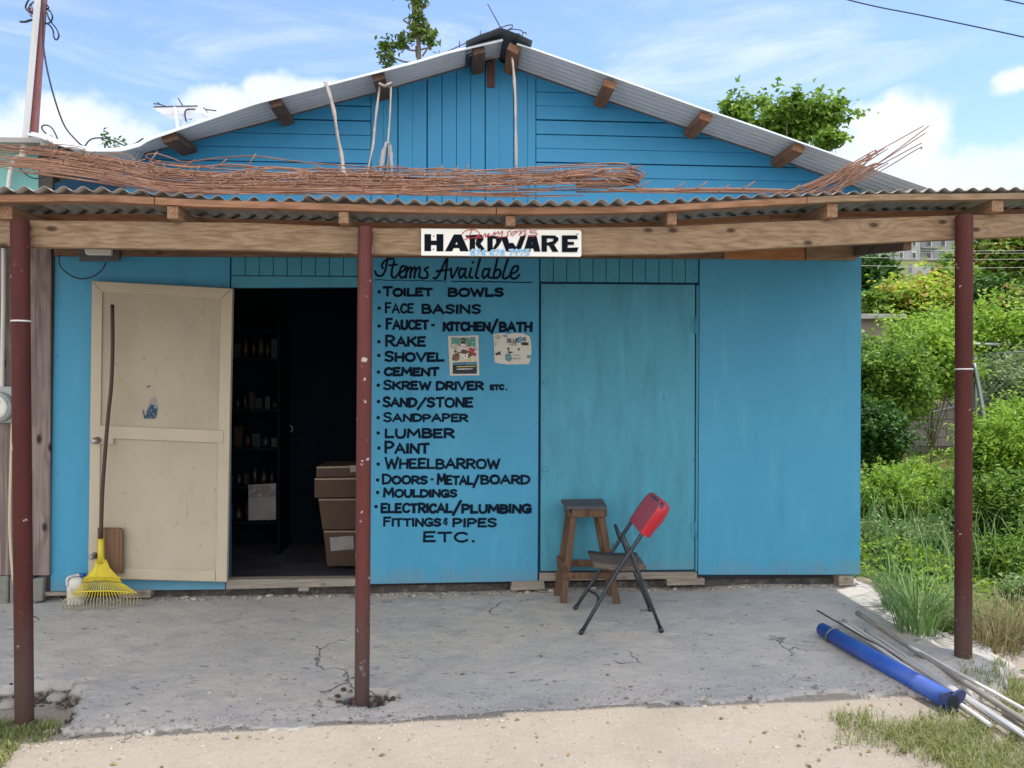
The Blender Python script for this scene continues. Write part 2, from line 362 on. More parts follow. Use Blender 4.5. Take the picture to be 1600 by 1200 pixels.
m_block = mat('mossy_concrete_block', (.20, .20, .18), [((.11, .125, .10), 4, (1, 1, 1), .4, .7, .8), ((.30, .28, .25), 9, (1, 1, 1), .55, .8, .6)], .9, bump=[(.6, .012, 25, (1, 1, 1))])
m_rubble = mat('dark_rubble', (.085, .075, .07), [((.22, .2, .18), 16, (1, 1, 1), .52, .68, .8), ((.03, .03, .03), 9, (1, 1, 1), .5, .7, .8)], .95, bump=[(1, .03, 22, (1, 1, 1))])
m_slab = mat('grey_roof_slab', (.36, .35, .34), [((.25, .24, .23), 5, (1, 1, 1), .4, .7, .7)], .85, bump=[(.3, .004, 40, (1, 1, 1))])
m_steel = mat('dark_grey_tube', (.055, .062, .072), [((.035, .04, .045), 10, (1, 1, 1), .45, .7, .7), ((.12, .09, .07), 20, (1, 1, 1), .66, .8, .6)], .4, .5)
m_redpl = mat('red_plastic', (.48, .018, .035), [((.38, .012, .025), 4, (1, 1, 1), .4, .7, .6)], .35, spec=.5)
m_seat = mat('dusty_brown_seat', (.11, .085, .07), [((.17, .14, .12), 6, (1, 1, 1), .45, .75, .7), ((.06, .05, .045), 14, (1, 1, 1), .5, .75, .6)], .7)
m_yellow = mat('yellow_plastic', (.66, .53, .035), [((.56, .43, .03), 9, (1, 1, 1), .4, .7, .6)], .4, spec=.4)
m_tip = mat('dirty_yellow_plastic', (.40, .33, .17), [((.16, .12, .08), 14, (1, 1, 1), .45, .65, .8)], .7)
m_handle = mat('dark_brown_handle', (.05, .028, .022), [((.09, .05, .04), 12, (2, 2, .3), .5, .75, .6)], .55)
m_silver = mat('dull_steel', (.42, .41, .40), [((.25, .24, .23), 14, (1, 1, 1), .45, .7, .7)], .38, .85)
m_jug = mat('dirty_white_plastic', (.62, .60, .56), [((.25, .21, .17), 9, (1, 1, 1), .46, .66, .8)], .5)
m_jugcap = mat('blue_cap_plastic', (.02, .08, .35), rough=.4)
m_pipe = mat('blue_pipe', (.030, .095, .42), [((.10, .18, .50), 3, (1, 1, 1), .5, .78, .6), ((.02, .06, .28), 6, (1, 1, 1), .45, .7, .6), ((.45, .44, .42), 13, (1, 1, 1), .66, .8, .35)], .4, spec=.5)
m_pipeend = mat('navy_flange', (.02, .035, .12), [((.06, .07, .15), 9, (1, 1, 1), .5, .75, .6)], .5)
m_wire = mat('galvanised_wire', (.20, .22, .21), rough=.5, metal=.6)
m_lampgrey = mat('dark_lamp_housing', (.075, .075, .085), [((.14, .13, .13), 14, (1, 1, 1), .5, .75, .5)], .5)
m_lens = mat('frosted_lamp_lens', (.62, .64, .58), rough=.25)
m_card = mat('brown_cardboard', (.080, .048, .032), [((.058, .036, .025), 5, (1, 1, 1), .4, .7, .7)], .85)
m_paper = mat('pale_paper', (.30, .28, .27), [((.20, .17, .17), 5, (1, 1, 1), .45, .7, .7)], .8)
m_meter = mat('grey_meter_case', (.36, .38, .39), [((.27, .29, .29), 8, (1, 1, 1), .4, .7, .6)], .45)
m_meterf = mat('pale_meter_face', (.66, .70, .66), rough=.3)
m_mast = mat('rusty_red_mast', (.25, .085, .075), [((.17, .06, .055), 5, (1, 1, .4), .4, .7, .7), ((.33, .15, .12), 9, (1, 1, .4), .55, .8, .5)], .6)
m_lampw = mat('white_lamp_shell', (.70, .70, .70), [((.5, .5, .52), 6, (1, 1, 1), .5, .8, .5)], .4)
m_panel = mat('dark_solar_panel', (.03, .04, .06), rough=.2)
m_bark = mat('grey_bark', (.16, .13, .105), [((.08, .065, .05), 8, (2, 2, .5), .42, .7, .8)], .9, bump=[(.6, .02, 18, (2, 2, .5))])
m_stem = mat('green_brown_stem', (.11, .10, .05), rough=.8)
m_apt = mat('grey_block_facade', (.36, .37, .38), [((.29, .30, .32), .15, (1, 1, 1), .4, .7, .7), ((.42, .42, .42), .6, (1, 1, 1), .5, .8, .5)], .9)
m_winf = mat('white_window_frame', (.75, .76, .78), rough=.5)
m_pane = mat('dark_window_pane', (.03, .04, .05), rough=.15)
m_ruin = mat('stained_concrete', (.24, .205, .18), [((.15, .125, .11), 1.3, (1, 1, .5), .4, .7, .8), ((.32, .29, .26), 3, (1, 1, 1), .55, .8, .5)], .9)
m_blockw = mat('block_wall_render', (.38, .34, .30), [((.27, .235, .205), 2, (1, 1, 1), .4, .7, .7)], .9)
m_mortar = mat('dark_mortar', (.12, .10, .09), rough=.95)

splash(m_post, .55, (.10, .075, .065), .6); splash(m_postmid, .7, (.085, .065, .06), .75); splash(m_blue); splash(m_bluedoor, .22); splash(m_cream, .18, (.25, .21, .17), .4)
# ------------------------------------------------------------------ value noise for heights
def vnoise(x, y, sc, seed=0):
    x = np.asarray(x) * sc + seed * 17.3; y = np.asarray(y) * sc + seed * 9.1
    xi = np.floor(x).astype(np.int64); yi = np.floor(y).astype(np.int64); xf = x - xi; yf = y - yi
    def h(a, b):
        k = (a * 374761393 + b * 668265263 + seed * 974711) & 0x7fffffff
        k = ((k ^ (k >> 13)) * 1274126177) & 0x7fffffff
        return ((k ^ (k >> 16)) & 0xffff) / 65535.0
    u = xf * xf * (3 - 2 * xf); v = yf * yf * (3 - 2 * yf)
    return (h(xi, yi) * (1 - u) + h(xi + 1, yi) * u) * (1 - v) + (h(xi, yi + 1) * (1 - u) + h(xi + 1, yi + 1) * u) * v
def sstep(x, a, b):
    t = np.clip((x - a) / (b - a), 0, 1); return t * t * (3 - 2 * t)
def pad_base(x, y):
    d = (YW + KW * x - y) / SW
    return np.clip(-0.052 * d, -.2, .03)
# outline of the concrete apron on the ground (x, y)
PADPX = [(-420, 1080), (-60, 1074), (30, 1068), (128, 1062), (118, 1085), (105, 1120), (60, 1128), (120, 1134), (260, 1127), (420, 1126), (640, 1121), (860, 1107), (1040, 1093), (1200, 1081),
         (1330, 1073), (1430, 1076), (1500, 1092), (1560, 1078), (1588, 1056), (1578, 1036), (1530, 1004), (1480, 980), (1430, 952), (1385, 935), (1345, 908), (1360, 880), (-900, 900)]
PAD = [(G(px, py, -.06 if py > 1000 else -.01).x, G(px, py, -.06 if py > 1000 else -.01).y) for px, py in PADPX]
PAD[-2] = (2.62, 6.3); PAD[-1] = (-4.4, 6.0); PAD[0] = (-4.4, 4.0)
def sdist(x, y, poly):
    d = np.full(x.shape, 1e9); ins = np.zeros(x.shape, bool); n = len(poly)
    for i in range(n):
        x0, y0 = poly[i]; x1, y1 = poly[(i + 1) % n]
        ex, ey = x1 - x0, y1 - y0; t = np.clip(((x - x0) * ex + (y - y0) * ey) / (ex * ex + ey * ey), 0, 1)
        d = np.minimum(d, np.hypot(x - x0 - t * ex, y - y0 - t * ey))
        c = ((y0 > y) != (y1 > y)); ins ^= c & (x < (x1 - x0) * (y - y0) / (y1 - y0 + 1e-12) + x0)
    return np.where(ins, d, -d)
MIDP = B(565, 1100, .05); RP = B(1505.5, 1018, .05)
def padz(x, y):
    x = np.asarray(x, float); y = np.asarray(y, float)
    sd = sdist(x, y, PAD) + (vnoise(x, y, 9, 1) - .5) * .09 + (vnoise(x, y, 31, 2) - .5) * .05 + (vnoise(x, y, 75, 22) - .5) * .02
    z = pad_base(x, y) + (vnoise(x, y, 2.2, 3) - .5) * .02 + (vnoise(x, y, 14, 4) - .5) * .006 + (vnoise(x, y, 45, 14) - .5) * .004
    z = z + .10 * np.exp(-(((x - RP.x) / .30) ** 2 + ((y - RP.y + .02) / .26) ** 2))
    hx = (x - MIDP.x - .02) / .155; hy = (y - MIDP.y - .055) / .085
    hr = np.hypot(hx, hy) + (vnoise(x, y, 22, 5) - .5) * .5
    z = z - .13 * (1 - sstep(hr, .85, 1.0)) * 2.2
    return z - .20 * (1 - sstep(sd, -.035, .02))
def gz(x, y):
    x = np.asarray(x, float); y = np.asarray(y, float)
    z = -.105 - .022 * np.clip(3.8 - y, -0.3, 6) + (vnoise(x, y, .7, 6) - .5) * .05 + (vnoise(x, y, 5, 7) - .5) * .012
    sdp = sdist(x, y, PAD)
    z = z - .10 * sstep(sdp, .05, .25) * (y < 8) - .28 * np.exp(-(((x - MIDP.x) / .24) ** 2 + ((y - MIDP.y - .06) / .10) ** 2))
    z = z - .07 * (1 - sstep(np.abs(sdp + .02 + (vnoise(x, y, 12, 61) - .5) * .05), 0, .06)) * (x < -2.2) * (y > 3.72) * (y < 5)
    z = z - .012 * sstep(-x, 2.15, 2.3) * sstep(y, 3.5, 3.75) * (y < 5)
    z = z + sstep(y, 12, 26) * 1.0 + np.clip(y - 25, 0, 180) * .185 + np.clip(y - 12, 0, 200) * .012 * (vnoise(x, y, .05, 8) - .3)
    return z
GZ = lambda x, y: float(gz(np.array([x]), np.array([y]))[0])
PZ = lambda x, y: float(padz(np.array([x]), np.array([y]))[0])
def SZ(x, y): return max(GZ(x, y), PZ(x, y))
def sheet(name, xs, ys, zf, m):
    X, Y = np.meshgrid(xs, ys); Z = zf(X, Y); n = len(xs); k = len(ys)
    v = np.stack([X, Y, Z], -1).reshape(-1, 3)
    i = np.arange(n * k).reshape(k, n); f = np.stack([i[:-1, :-1], i[:-1, 1:], i[1:, 1:], i[1:, :-1]], -1).reshape(-1, 4)
    me = bpy.data.meshes.new(name); me.from_pydata(v, [], f); me.materials.append(m)
    me.polygons.foreach_set('use_smooth', [True] * len(me.polygons)); me.update()
    o = bpy.data.objects.new(name, me); COL.objects.link(o); ORG[o.name] = Vector((0, 0, 0)); return o

def ground_mat():
    m, nt, N, L, p = base_mat('dusty_ground'); g = N.new('ShaderNodeNewGeometry'); vec = g.outputs['Position']
    c = mixc(N, L, smooth(N, L, mk_noise(N, L, vec, 2.5, seed=1), .4, .7, .7), (.34, .295, .245), (.285, .247, .208))
    c = mixc(N, L, smooth(N, L, mk_noise(N, L, vec, 60, seed=2, detail=3), .60, .70, .55), c, (.45, .41, .36))
    c = mixc(N, L, smooth(N, L, mk_noise(N, L, vec, 38, seed=3, detail=4), .62, .72, .55), c, (.16, .135, .105))
    c = mixc(N, L, smooth(N, L, mk_noise(N, L, vec, 9, seed=4), .55, .75, .4), c, (.27, .24, .20))
    # weeds take over beyond the yard
    sx = N.new('ShaderNodeSeparateXYZ'); L.new(vec, sx.inputs[0])
    nz = mk_noise(N, L, vec, 2.2, seed=5)
    a = N.new('ShaderNodeMath'); a.operation = 'MULTIPLY_ADD'; L.new(nz, a.inputs[0]); a.inputs[1].default_value = .9; L.new(sx.outputs[1], a.inputs[2])
    fy = smooth(N, L, a.outputs[0], 5.2, 5.9)
    gr = mixc(N, L, smooth(N, L, mk_noise(N, L, vec, 3, seed=6), .4, .65), (.10, .13, .035), (.20, .20, .09))
    c = mixc(N, L, fy, c, gr)
    L.new(c, p.inputs['Base Color']); p.inputs['Roughness'].default_value = .95; p.inputs['Specular IOR Level'].default_value = .1
    add_bump(N, L, p, [(.6, .02, 18, (1, 1, 1)), (.5, .008, 70, (1, 1, 1))], vec); return m
def pad_mat():
    m, nt, N, L, p = base_mat('worn_concrete'); g = N.new('ShaderNodeNewGeometry'); vec = g.outputs['Position']
    c = mixc(N, L, smooth(N, L, mk_noise(N, L, vec, 1.1, seed=1), .35, .68), (.475, .44, .40), (.405, .39, .375))
    c = mixc(N, L, smooth(N, L, mk_noise(N, L, vec, 5, seed=2), .45, .72, .6), c, (.33, .32, .315))
    c = mixc(N, L, smooth(N, L, mk_noise(N, L, vec, 5.5, (1, 2.2, 1), seed=12), .58, .74, .55), c, (.54, .50, .45))
    c = mixc(N, L, smooth(N, L, mk_noise(N, L, vec, 75, seed=3, detail=3), .60, .70, .4), c, (.50, .48, .45))
    c = mixc(N, L, smooth(N, L, mk_noise(N, L, vec, 34, (1, 1.6, 1), seed=4, detail=5), .61, .70, .7), c, (.12, .115, .11))
    c = mixc(N, L, smooth(N, L, mk_noise(N, L, vec, 11, (1, 1.8, 1), seed=5, detail=6), .63, .70, .65), c, (.13, .125, .12))
    # cracks
    nn = N.new('ShaderNodeTexNoise'); nn.inputs['Scale'].default_value = 3; nn.inputs['Detail'].default_value = 6; L.new(vec, nn.inputs['Vector'])
    ad = N.new('ShaderNodeVectorMath'); ad.operation = 'MULTIPLY_ADD'; L.new(nn.outputs['Color'], ad.inputs[0]); ad.inputs[1].default_value = (.5, .5, .5); L.new(vec, ad.inputs[2])
    vo = N.new('ShaderNodeTexVoronoi'); vo.feature = 'DISTANCE_TO_EDGE'; vo.inputs['Scale'].default_value = 1.15; L.new(ad.outputs[0], vo.inputs['Vector'])
    cr = N.new('ShaderNodeMapRange'); L.new(vo.outputs['Distance'], cr.inputs[0]); cr.inputs[1].default_value = .002; cr.inputs[2].default_value = .009; cr.inputs[3].default_value = .8; cr.inputs[4].default_value = 0
    mk = N.new('ShaderNodeMath'); mk.operation = 'MULTIPLY'; L.new(cr.outputs[0], mk.inputs[0]); L.new(smooth(N, L, mk_noise(N, L, vec, 1.6, seed=8), .56, .64), mk.inputs[1])
    c = mixc(N, L, mk.outputs[0], c, (.07, .065, .06))
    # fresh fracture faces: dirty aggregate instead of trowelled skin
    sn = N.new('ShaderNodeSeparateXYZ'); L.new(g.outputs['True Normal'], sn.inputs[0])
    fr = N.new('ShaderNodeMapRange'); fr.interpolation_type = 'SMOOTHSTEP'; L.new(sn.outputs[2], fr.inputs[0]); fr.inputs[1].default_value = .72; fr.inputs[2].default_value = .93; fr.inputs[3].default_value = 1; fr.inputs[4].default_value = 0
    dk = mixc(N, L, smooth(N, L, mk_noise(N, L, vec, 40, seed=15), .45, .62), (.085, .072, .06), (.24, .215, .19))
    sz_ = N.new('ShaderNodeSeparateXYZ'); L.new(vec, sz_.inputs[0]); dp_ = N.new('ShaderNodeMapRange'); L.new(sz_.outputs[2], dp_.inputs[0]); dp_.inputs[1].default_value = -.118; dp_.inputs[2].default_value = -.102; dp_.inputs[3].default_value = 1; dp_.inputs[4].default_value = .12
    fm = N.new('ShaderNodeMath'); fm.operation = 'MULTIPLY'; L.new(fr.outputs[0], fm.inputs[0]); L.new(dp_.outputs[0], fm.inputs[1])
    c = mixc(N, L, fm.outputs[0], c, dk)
    L.new(c, p.inputs['Base Color']); p.inputs['Roughness'].default_value = .9; p.inputs['Specular IOR Level'].default_value = .15
    b = add_bump(N, L, p, [(.5, .012, 14, (1, 1.5, 1)), (.5, .006, 60, (1, 1, 1))], vec)
    b2 = N.new('ShaderNodeBump'); b2.inputs['Strength'].default_value = .8; b2.inputs['Distance'].default_value = .01; b2.invert = True
    L.new(mk.outputs[0], b2.inputs['Height']); L.new(b, b2.inputs['Normal']); L.new(b2.outputs[0], p.inputs['Normal']); return m
xs = np.concatenate([-np.geomspace(420, 6.2, 26), np.arange(-6, 9, .09), np.geomspace(9.2, 420, 34)])
ys = np.concatenate([-np.geomspace(300, 3.2, 16), np.arange(-3, 2.4, .4), np.arange(2.4, 9, .06), np.geomspace(9.1, 460, 60)])
tag(sheet('ground', xs, ys, gz, ground_mat()), kind='structure')
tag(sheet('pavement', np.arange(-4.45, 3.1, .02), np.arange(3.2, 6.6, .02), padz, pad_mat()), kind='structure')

# ------------------------------------------------------------------ lettering (brush strokes laid on a surface)
def stroke2(mb, pts, w, plane, off, taper=0.0):
    P = [(p[0], p[1]) for p in pts]; n = len(P); L_ = []; R_ = []
    for i in range(n):
        a = P[max(i - 1, 0)]; b = P[min(i + 1, n - 1)]
        dx, dy = b[0] - a[0], b[1] - a[1]; l = math.hypot(dx, dy) or 1; dx /= l; dy /= l
        k = 1.0
        if 0 < i < n - 1:
            ex, ey = P[i][0] - a[0], P[i][1] - a[1]; el = math.hypot(ex, ey) or 1
            k = 1 / max(.6, abs((ex * dx + ey * dy) / el))
        x, y = P[i]
        if i == 0: x -= dx * w * .35; y -= dy * w * .35
        if i == n - 1: x += dx * w * .35; y += dy * w * .35
        h = w / 2 * k * (1 + random.uniform(-.07, .07)) * (1 - taper * (i / (n - 1)))
        L_.append((x - dy * h, y + dx * h)); R_.append((x + dy * h, y - dx * h))
    b = len(mb.v)
    for l, r in zip(L_, R_): mb.v += [plane(l[0], l[1], off), plane(r[0], r[1], off)]
    for i in range(n - 1): mb.face((b + 2 * i, b + 2 * i + 1, b + 2 * i + 3, b + 2 * i + 2))
def cm2(pts, k=5): return [(v.x, v.y) for v in catmull([(p[0], p[1], 0) for p in pts], k)]
# glyphs in a unit box, y up; 'c' strokes are curves
GL = {
 'A': (.95, ['l', (0, 0), (.48, 1), (1, 0)], ['l', (.2, .36), (.82, .36)]),
 'B': (.8, ['l', (.05, 0), (.05, 1)], ['c', (.05, 1), (.6, .98), (.88, .78), (.62, .55), (.1, .53)], ['c', (.1, .53), (.7, .52), (1, .28), (.72, .03), (.05, .0)]),
 'C': (.8, ['c', (.98, .84), (.65, 1), (.22, .88), (.02, .5), (.2, .12), (.62, 0), (1, .17)]),
 'D': (.9, ['l', (.05, 0), (.05, 1)], ['c', (.05, 1), (.55, .98), (.95, .74), (.98, .45), (.7, .1), (.05, 0)]),
 'E': (.72, ['l', (.05, 1), (.05, 0)], ['l', (.05, .98), (.95, 1)], ['l', (.05, .52), (.8, .53)], ['l', (.05, .02), (1, .03)]),
 'F': (.7, ['l', (.05, 1), (.05, 0)], ['l', (.05, .98), (1, 1)], ['l', (.05, .54), (.8, .56)]),
 'G': (.9, ['c', (.95, .86), (.6, 1), (.18, .86), (.02, .48), (.22, .1), (.65, 0), (.96, .2)], ['l', (.96, .06), (.98, .42), (.55, .42)]),
 'H': (.85, ['l', (.05, 1), (.05, 0)], ['l', (.95, 1), (.95, 0)], ['l', (.05, .5), (.95, .52)]),
 'I': (.16, ['l', (.5, 1), (.5, 0)]),
 'K': (.85, ['l', (.05, 1), (.05, 0)], ['l', (.95, 1), (.1, .45)], ['l', (.35, .58), (1, 0)]),
 'L': (.7, ['l', (.05, 1), (.05, .02)], ['l', (.05, .03), (1, .05)]),
 'M': (1.1, ['l', (.02, 0), (.1, 1)], ['l', (.1, 1), (.5, .3)], ['l', (.5, .3), (.9, 1)], ['l', (.9, 1), (.98, 0)]),
 'N': (.88, ['l', (.05, 0), (.05, 1)], ['l', (.05, 1), (.95, .0)], ['l', (.95, 0), (.95, 1)]),
 'O': (.95, ['c', (.5, 1), (.14, .86), (.02, .5), (.16, .12), (.5, 0), (.86, .14), (.98, .5), (.84, .88), (.5, 1), (.3, .96)]),
 'P': (.78, ['l', (.05, 0), (.05, 1)], ['c', (.05, 1), (.65, .98), (.98, .74), (.65, .48), (.1, .44)]),
 'R': (.82, ['l', (.05, 0), (.05, 1)], ['c', (.05, 1), (.65, .98), (.95, .75), (.65, .5), (.1, .46)], ['l', (.42, .47), (1, 0)]),
 'S': (.75, ['c', (.95, .86), (.55, 1), (.1, .85), (.18, .6), (.75, .45), (.95, .22), (.55, 0), (.02, .12)]),
 'T': (.82, ['l', (0, .97), (1, 1)], ['l', (.5, 1), (.5, 0)]),
 'U': (.85, ['c', (.05, 1), (.05, .4), (.25, .03), (.5, 0), (.78, .05), (.95, .4), (.95, 1)]),
 'V': (.9, ['l', (0, 1), (.5, 0), (1, 1)]),
 'W': (1.2, ['l', (0, 1), (.25, 0)], ['l', (.25, 0), (.5, .8)], ['l', (.5, .8), (.75, 0)], ['l', (.75, 0), (1, 1)]),
 '-': (.4, ['l', (.05, .5), (.95, .52)]), '/': (.6, ['l', (1, 1.15), (0, -.25)]), '.': (.12, ['l', (.3, .03), (.7, .03)]),
 '&': (.5, ['c', (.9, .9), (.3, .95), (.25, .62), (.7, .55)], ['c', (.7, .55), (.1, .4), (.2, .05), (.95, .2)], ['l', (.6, 1.15), (.6, -.2)]),
}
def word(mb, text, x0, x1, ytop, ybase, w, plane, off, cap=True, y2=0, gap=.22):
    ws = [GL[c][0] * (1.08 if (i == 0 and cap) else 1) for i, c in enumerate(text)]
    unit = (x1 - x0) / (sum(ws) + gap * (len(text) - 1)); x = x0; h = ybase - ytop
    for i, c in enumerate(text):
        cw = ws[i] * unit; hh = h * (1.22 if (i == 0 and cap) else 1) * random.uniform(.96, 1.05)
        yb = ybase + y2 * (x - x0) / (x1 - x0) + random.uniform(-.3, .3); sl = random.uniform(-.02, .05)
        for s in GL[c][1:]:
            pts = [(x + p[0] * cw + sl * p[1] * h, yb - p[1] * hh) for p in s[1:]]
            off += .00012
            stroke2(mb, cm2(pts) if s[0] == 'c' else pts, w * random.uniform(.92, 1.08), plane, off)
        x += cw + gap * unit
    return off

# ------------------------------------------------------------------ the shop
shop = thing('hardware_shop', 'blue painted wooden hardware shop with gable roof, open doorway and hand-painted item list', 'shop', wpt(0, 0))
GW = [(195, 250), (310, 220), (400, 197), (490, 172), (585, 147), (660, 125), (740, 102), (778, 94), (807, 109), (927, 152), (1065, 199), (1200, 244), (1342, 296), (1352, 300)]
WL = [waz(W(*p)) for p in GW]                                   # wall / roof line in wall coordinates
def zW(a): return interp(WL, a)
aL, aR = waz(W(81, 400))[0], waz(W(1345, 400))[0]
def wprism(mb, pxs, off, th, plane=W): mb.prism([plane(x, y, off) for x, y in pxs], -WN * th); return mb
# shell behind the boards
sh = MB()
sh.prism([wpt(a, z, -.03) for a, z in [(aL, .088), (waz(W(357, 500))[0], .088), (waz(W(357, 500))[0], waz(W(360, 449))[1]), (waz(W(566, 500))[0], waz(W(566, 448))[1]), (waz(W(566, 500))[0], .088),
     (aR, .088), (aR, zW(aR) - .02)] + [(a, z - .02) for a, z in reversed(WL) if aL < a < aR] + [(aL, zW(aL) - .02)]], -WN * .05)
sh.build('wall_frame', m_gap, shop)
BK = 6.2
sw = MB()
for a in (aL + .03, aR - .03):
    sw.prism([wpt(a - .02, .03, -.082), wpt(a + .02, .03, -.082), wpt(a + .02, zW(a) - .06, -.082), wpt(a - .02, zW(a) - .06, -.082)], -WN * (BK - .1))
sw.prism([wpt(aL, .03, -BK), wpt(aR, .03, -BK), wpt(aR, zW(aR) - .05, -BK), wpt(waz(W(778, 94))[0], zW(waz(W(778, 94))[0]) - .05, -BK), wpt(aL, zW(aL) - .05, -BK)], -WN * .04)
sw.build('side_wall', m_blue, shop)
fl = MB(); fl.prism([wpt(aL + .06, .03, -.085), wpt(aR - .06, .03, -.085), wpt(aR - .06, .03, -BK + .01), wpt(aL + .06, .03, -BK + .01)], Vector((0, 0, .05))).build('floor', m_floor, shop)
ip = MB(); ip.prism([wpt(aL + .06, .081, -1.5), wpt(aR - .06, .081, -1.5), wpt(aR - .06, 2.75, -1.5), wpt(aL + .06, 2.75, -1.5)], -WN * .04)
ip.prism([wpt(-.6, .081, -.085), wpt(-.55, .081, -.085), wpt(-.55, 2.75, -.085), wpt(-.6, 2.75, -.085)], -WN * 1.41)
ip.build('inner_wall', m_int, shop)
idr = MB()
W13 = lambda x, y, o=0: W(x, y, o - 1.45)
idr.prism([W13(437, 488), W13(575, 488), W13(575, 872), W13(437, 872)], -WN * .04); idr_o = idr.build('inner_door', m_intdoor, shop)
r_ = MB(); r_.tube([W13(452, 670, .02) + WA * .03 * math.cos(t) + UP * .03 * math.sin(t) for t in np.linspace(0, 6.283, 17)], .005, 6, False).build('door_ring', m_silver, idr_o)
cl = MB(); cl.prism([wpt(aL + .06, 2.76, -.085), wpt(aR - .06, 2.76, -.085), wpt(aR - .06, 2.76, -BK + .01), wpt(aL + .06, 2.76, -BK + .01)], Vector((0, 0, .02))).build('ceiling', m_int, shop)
fo = MB(); fo.prism([wpt(aL + .02, -.2, -.07), wpt(aR - .03, -.2, -.07), wpt(aR - .03, .05, -.07), wpt(aL + .02, .05, -.07)], -WN * .2).build('foundation', m_rubble, shop)

# gable boards
gp = [(a, z) for a, z in WL]; zlo = waz(W(800, 392))[1]
gp = gp + [(gp[-1][0], zlo), (gp[0][0], zlo)]
gp = clip(clip(gp, lambda p: p[0] - aL), lambda p: aR - p[0])
aV0, aV1 = waz(W(580, 300))[0], waz(W(837, 300))[0]
def boards(poly, lo, hi, step, key, gapw=.004, tilt=0.0, mb=None, off=0.0, th=.022):
    mb = mb or MB(); k = lo
    while k < hi:
        q = clip(clip(poly, lambda p: p[key] - (k + gapw)), lambda p: (k + step) - p[key])
        if len(q) > 2: mb.prism([wpt(a, z, off + random.uniform(-.0015, .0015) + tilt * ((k + step - z) / step if key else 0)) for a, z in q], -WN * th)
        k += step * random.uniform(.955, 1.045)
    return mb
leftp = clip(gp, lambda p: aV0 - .004 - p[0]); midp = clip(clip(gp, lambda p: p[0] - aV0), lambda p: aV1 - p[0]); rightp = clip(gp, lambda p: p[0] - aV1 - .004)
boards(leftp, zlo, 4, .1045, 1, tilt=.007).build('gable_boards', m_bluesat, shop, bevel=.002)
boards(rightp, zlo + .03, 4, .1045, 1, tilt=.007).build('gable_boards', m_bluesat, shop, bevel=.002)
boards(midp, aV0 - .02, 2, .1062, 0).build('gable_boards', m_bluesat, shop, bevel=.003)
# lower panels
def panel(name, pxs, m, off=0.0, th=.018, bev=.002, parent=shop):
    return wprism(MB(), pxs, off, th).build(name, m, parent, bev)
panel('wall_panel', [(85, 396), (359.5, 396), (352, 921), (77, 924)], m_blue)
panel('wall_panel', [(1093.5, 401), (1346, 402), (1344, 898), (1091, 898)], m_blue, .004)
listp = panel('wall_panel', [(560, 396), (842.5, 399), (840, 908), (557, 913)], m_blue, .004)
def strips(x0, x1, n, y0, y1a, y1b):
    mb = MB()
    for i in range(n):
        a = x0 + (x1 - x0) * i / n; b = x0 + (x1 - x0) * (i + 1) / n - .9
        ya = y1a + (y1b - y1a) * i / n
        wprism(mb, [(a, y0), (b, y0), (b, ya), (a, ya)], random.uniform(-.002, .002), .02)
    return mb
strips(361.5, 559, 9, 396, 430, 431).build('lintel_boards', m_bluetrim, shop, .002)
panel('lintel_trim', [(361, 431), (558.5, 432.5), (558.5, 448.5), (361, 449.5)], m_bluetrim, .003)
strips(844.5, 1092, 12, 398, 439.5, 441.5).build('lintel_boards', m_bluetrim, shop, .002)
panel('door_jamb', [(1088.5, 446), (1092.5, 446), (1090, 893), (1086.5, 893)], m_bluetrim, -.004)
panel('door_sill', [(843, 895.5), (1089, 894.5), (1089, 904), (843, 908)], m_plank, .012, .05)
panel('threshold', [(353, 906), (556, 904), (556, 916), (353, 921)], m_plank, .02, .09, .004)
# little timber packers under the walls
for q in ([(800, 909), (850, 907.5), (852, 921), (798, 923)], [(1042, 905), (1101, 904), (1101, 913.5), (1042, 915)], [(1311, 900), (1334, 900), (1334, 914), (1311, 916)], [(186, 923), (236, 922), (234, 934), (186, 935)],
          [(66, 925), (105, 926), (105, 931), (66, 931)], [(466, 913), (482, 913), (482, 924), (466, 924)]):
    wprism(MB(), q, .015 + random.uniform(0, .012), .10).build('timber_packer', m_plank, shop, .003)
# nail heads along the sheet edges
m_nail = mat('painted_nail_head', (.03, .10, .15), rough=.6)
def nails(pts, off, par):
    for x, y in pts: MB().disc(W(x + random.uniform(-.8, .8), y + random.uniform(-3, 3), off), WN, .0042, .0016, 7).build('nail_head', m_nail, par)
# closed blue door
bdoor = panel('door', [(845.5, 443.5), (1086, 445), (1085, 890), (844.5, 892.5)], m_bluedoor, -.002, .02)
for x, y in ((852.5, 597), (851, 733)):
    MB().disc(W(x, y, -.004), WN, .021, .014, 18).build('bolt_plug', m_bluetrim, bdoor, .003)
for y in (508, 828):
    h = MB(); h.tube([W(1087, y - 14, .006), W(1087, y + 14, .006)], .007, 8); wprism(h, [(1080, y - 11), (1087, y - 11), (1087, y + 11), (1080, y + 11)], .003, .004)
    h.build('hinge', m_bluetrim, bdoor)
nails([(849, y) for y in (470, 540, 655, 720, 800, 865)] + [(1082, y) for y in (462, 560, 640, 720, 790, 872)] + [(x, 451) for x in (880, 915, 945, 985, 1030, 1065)], -.0015, bdoor)
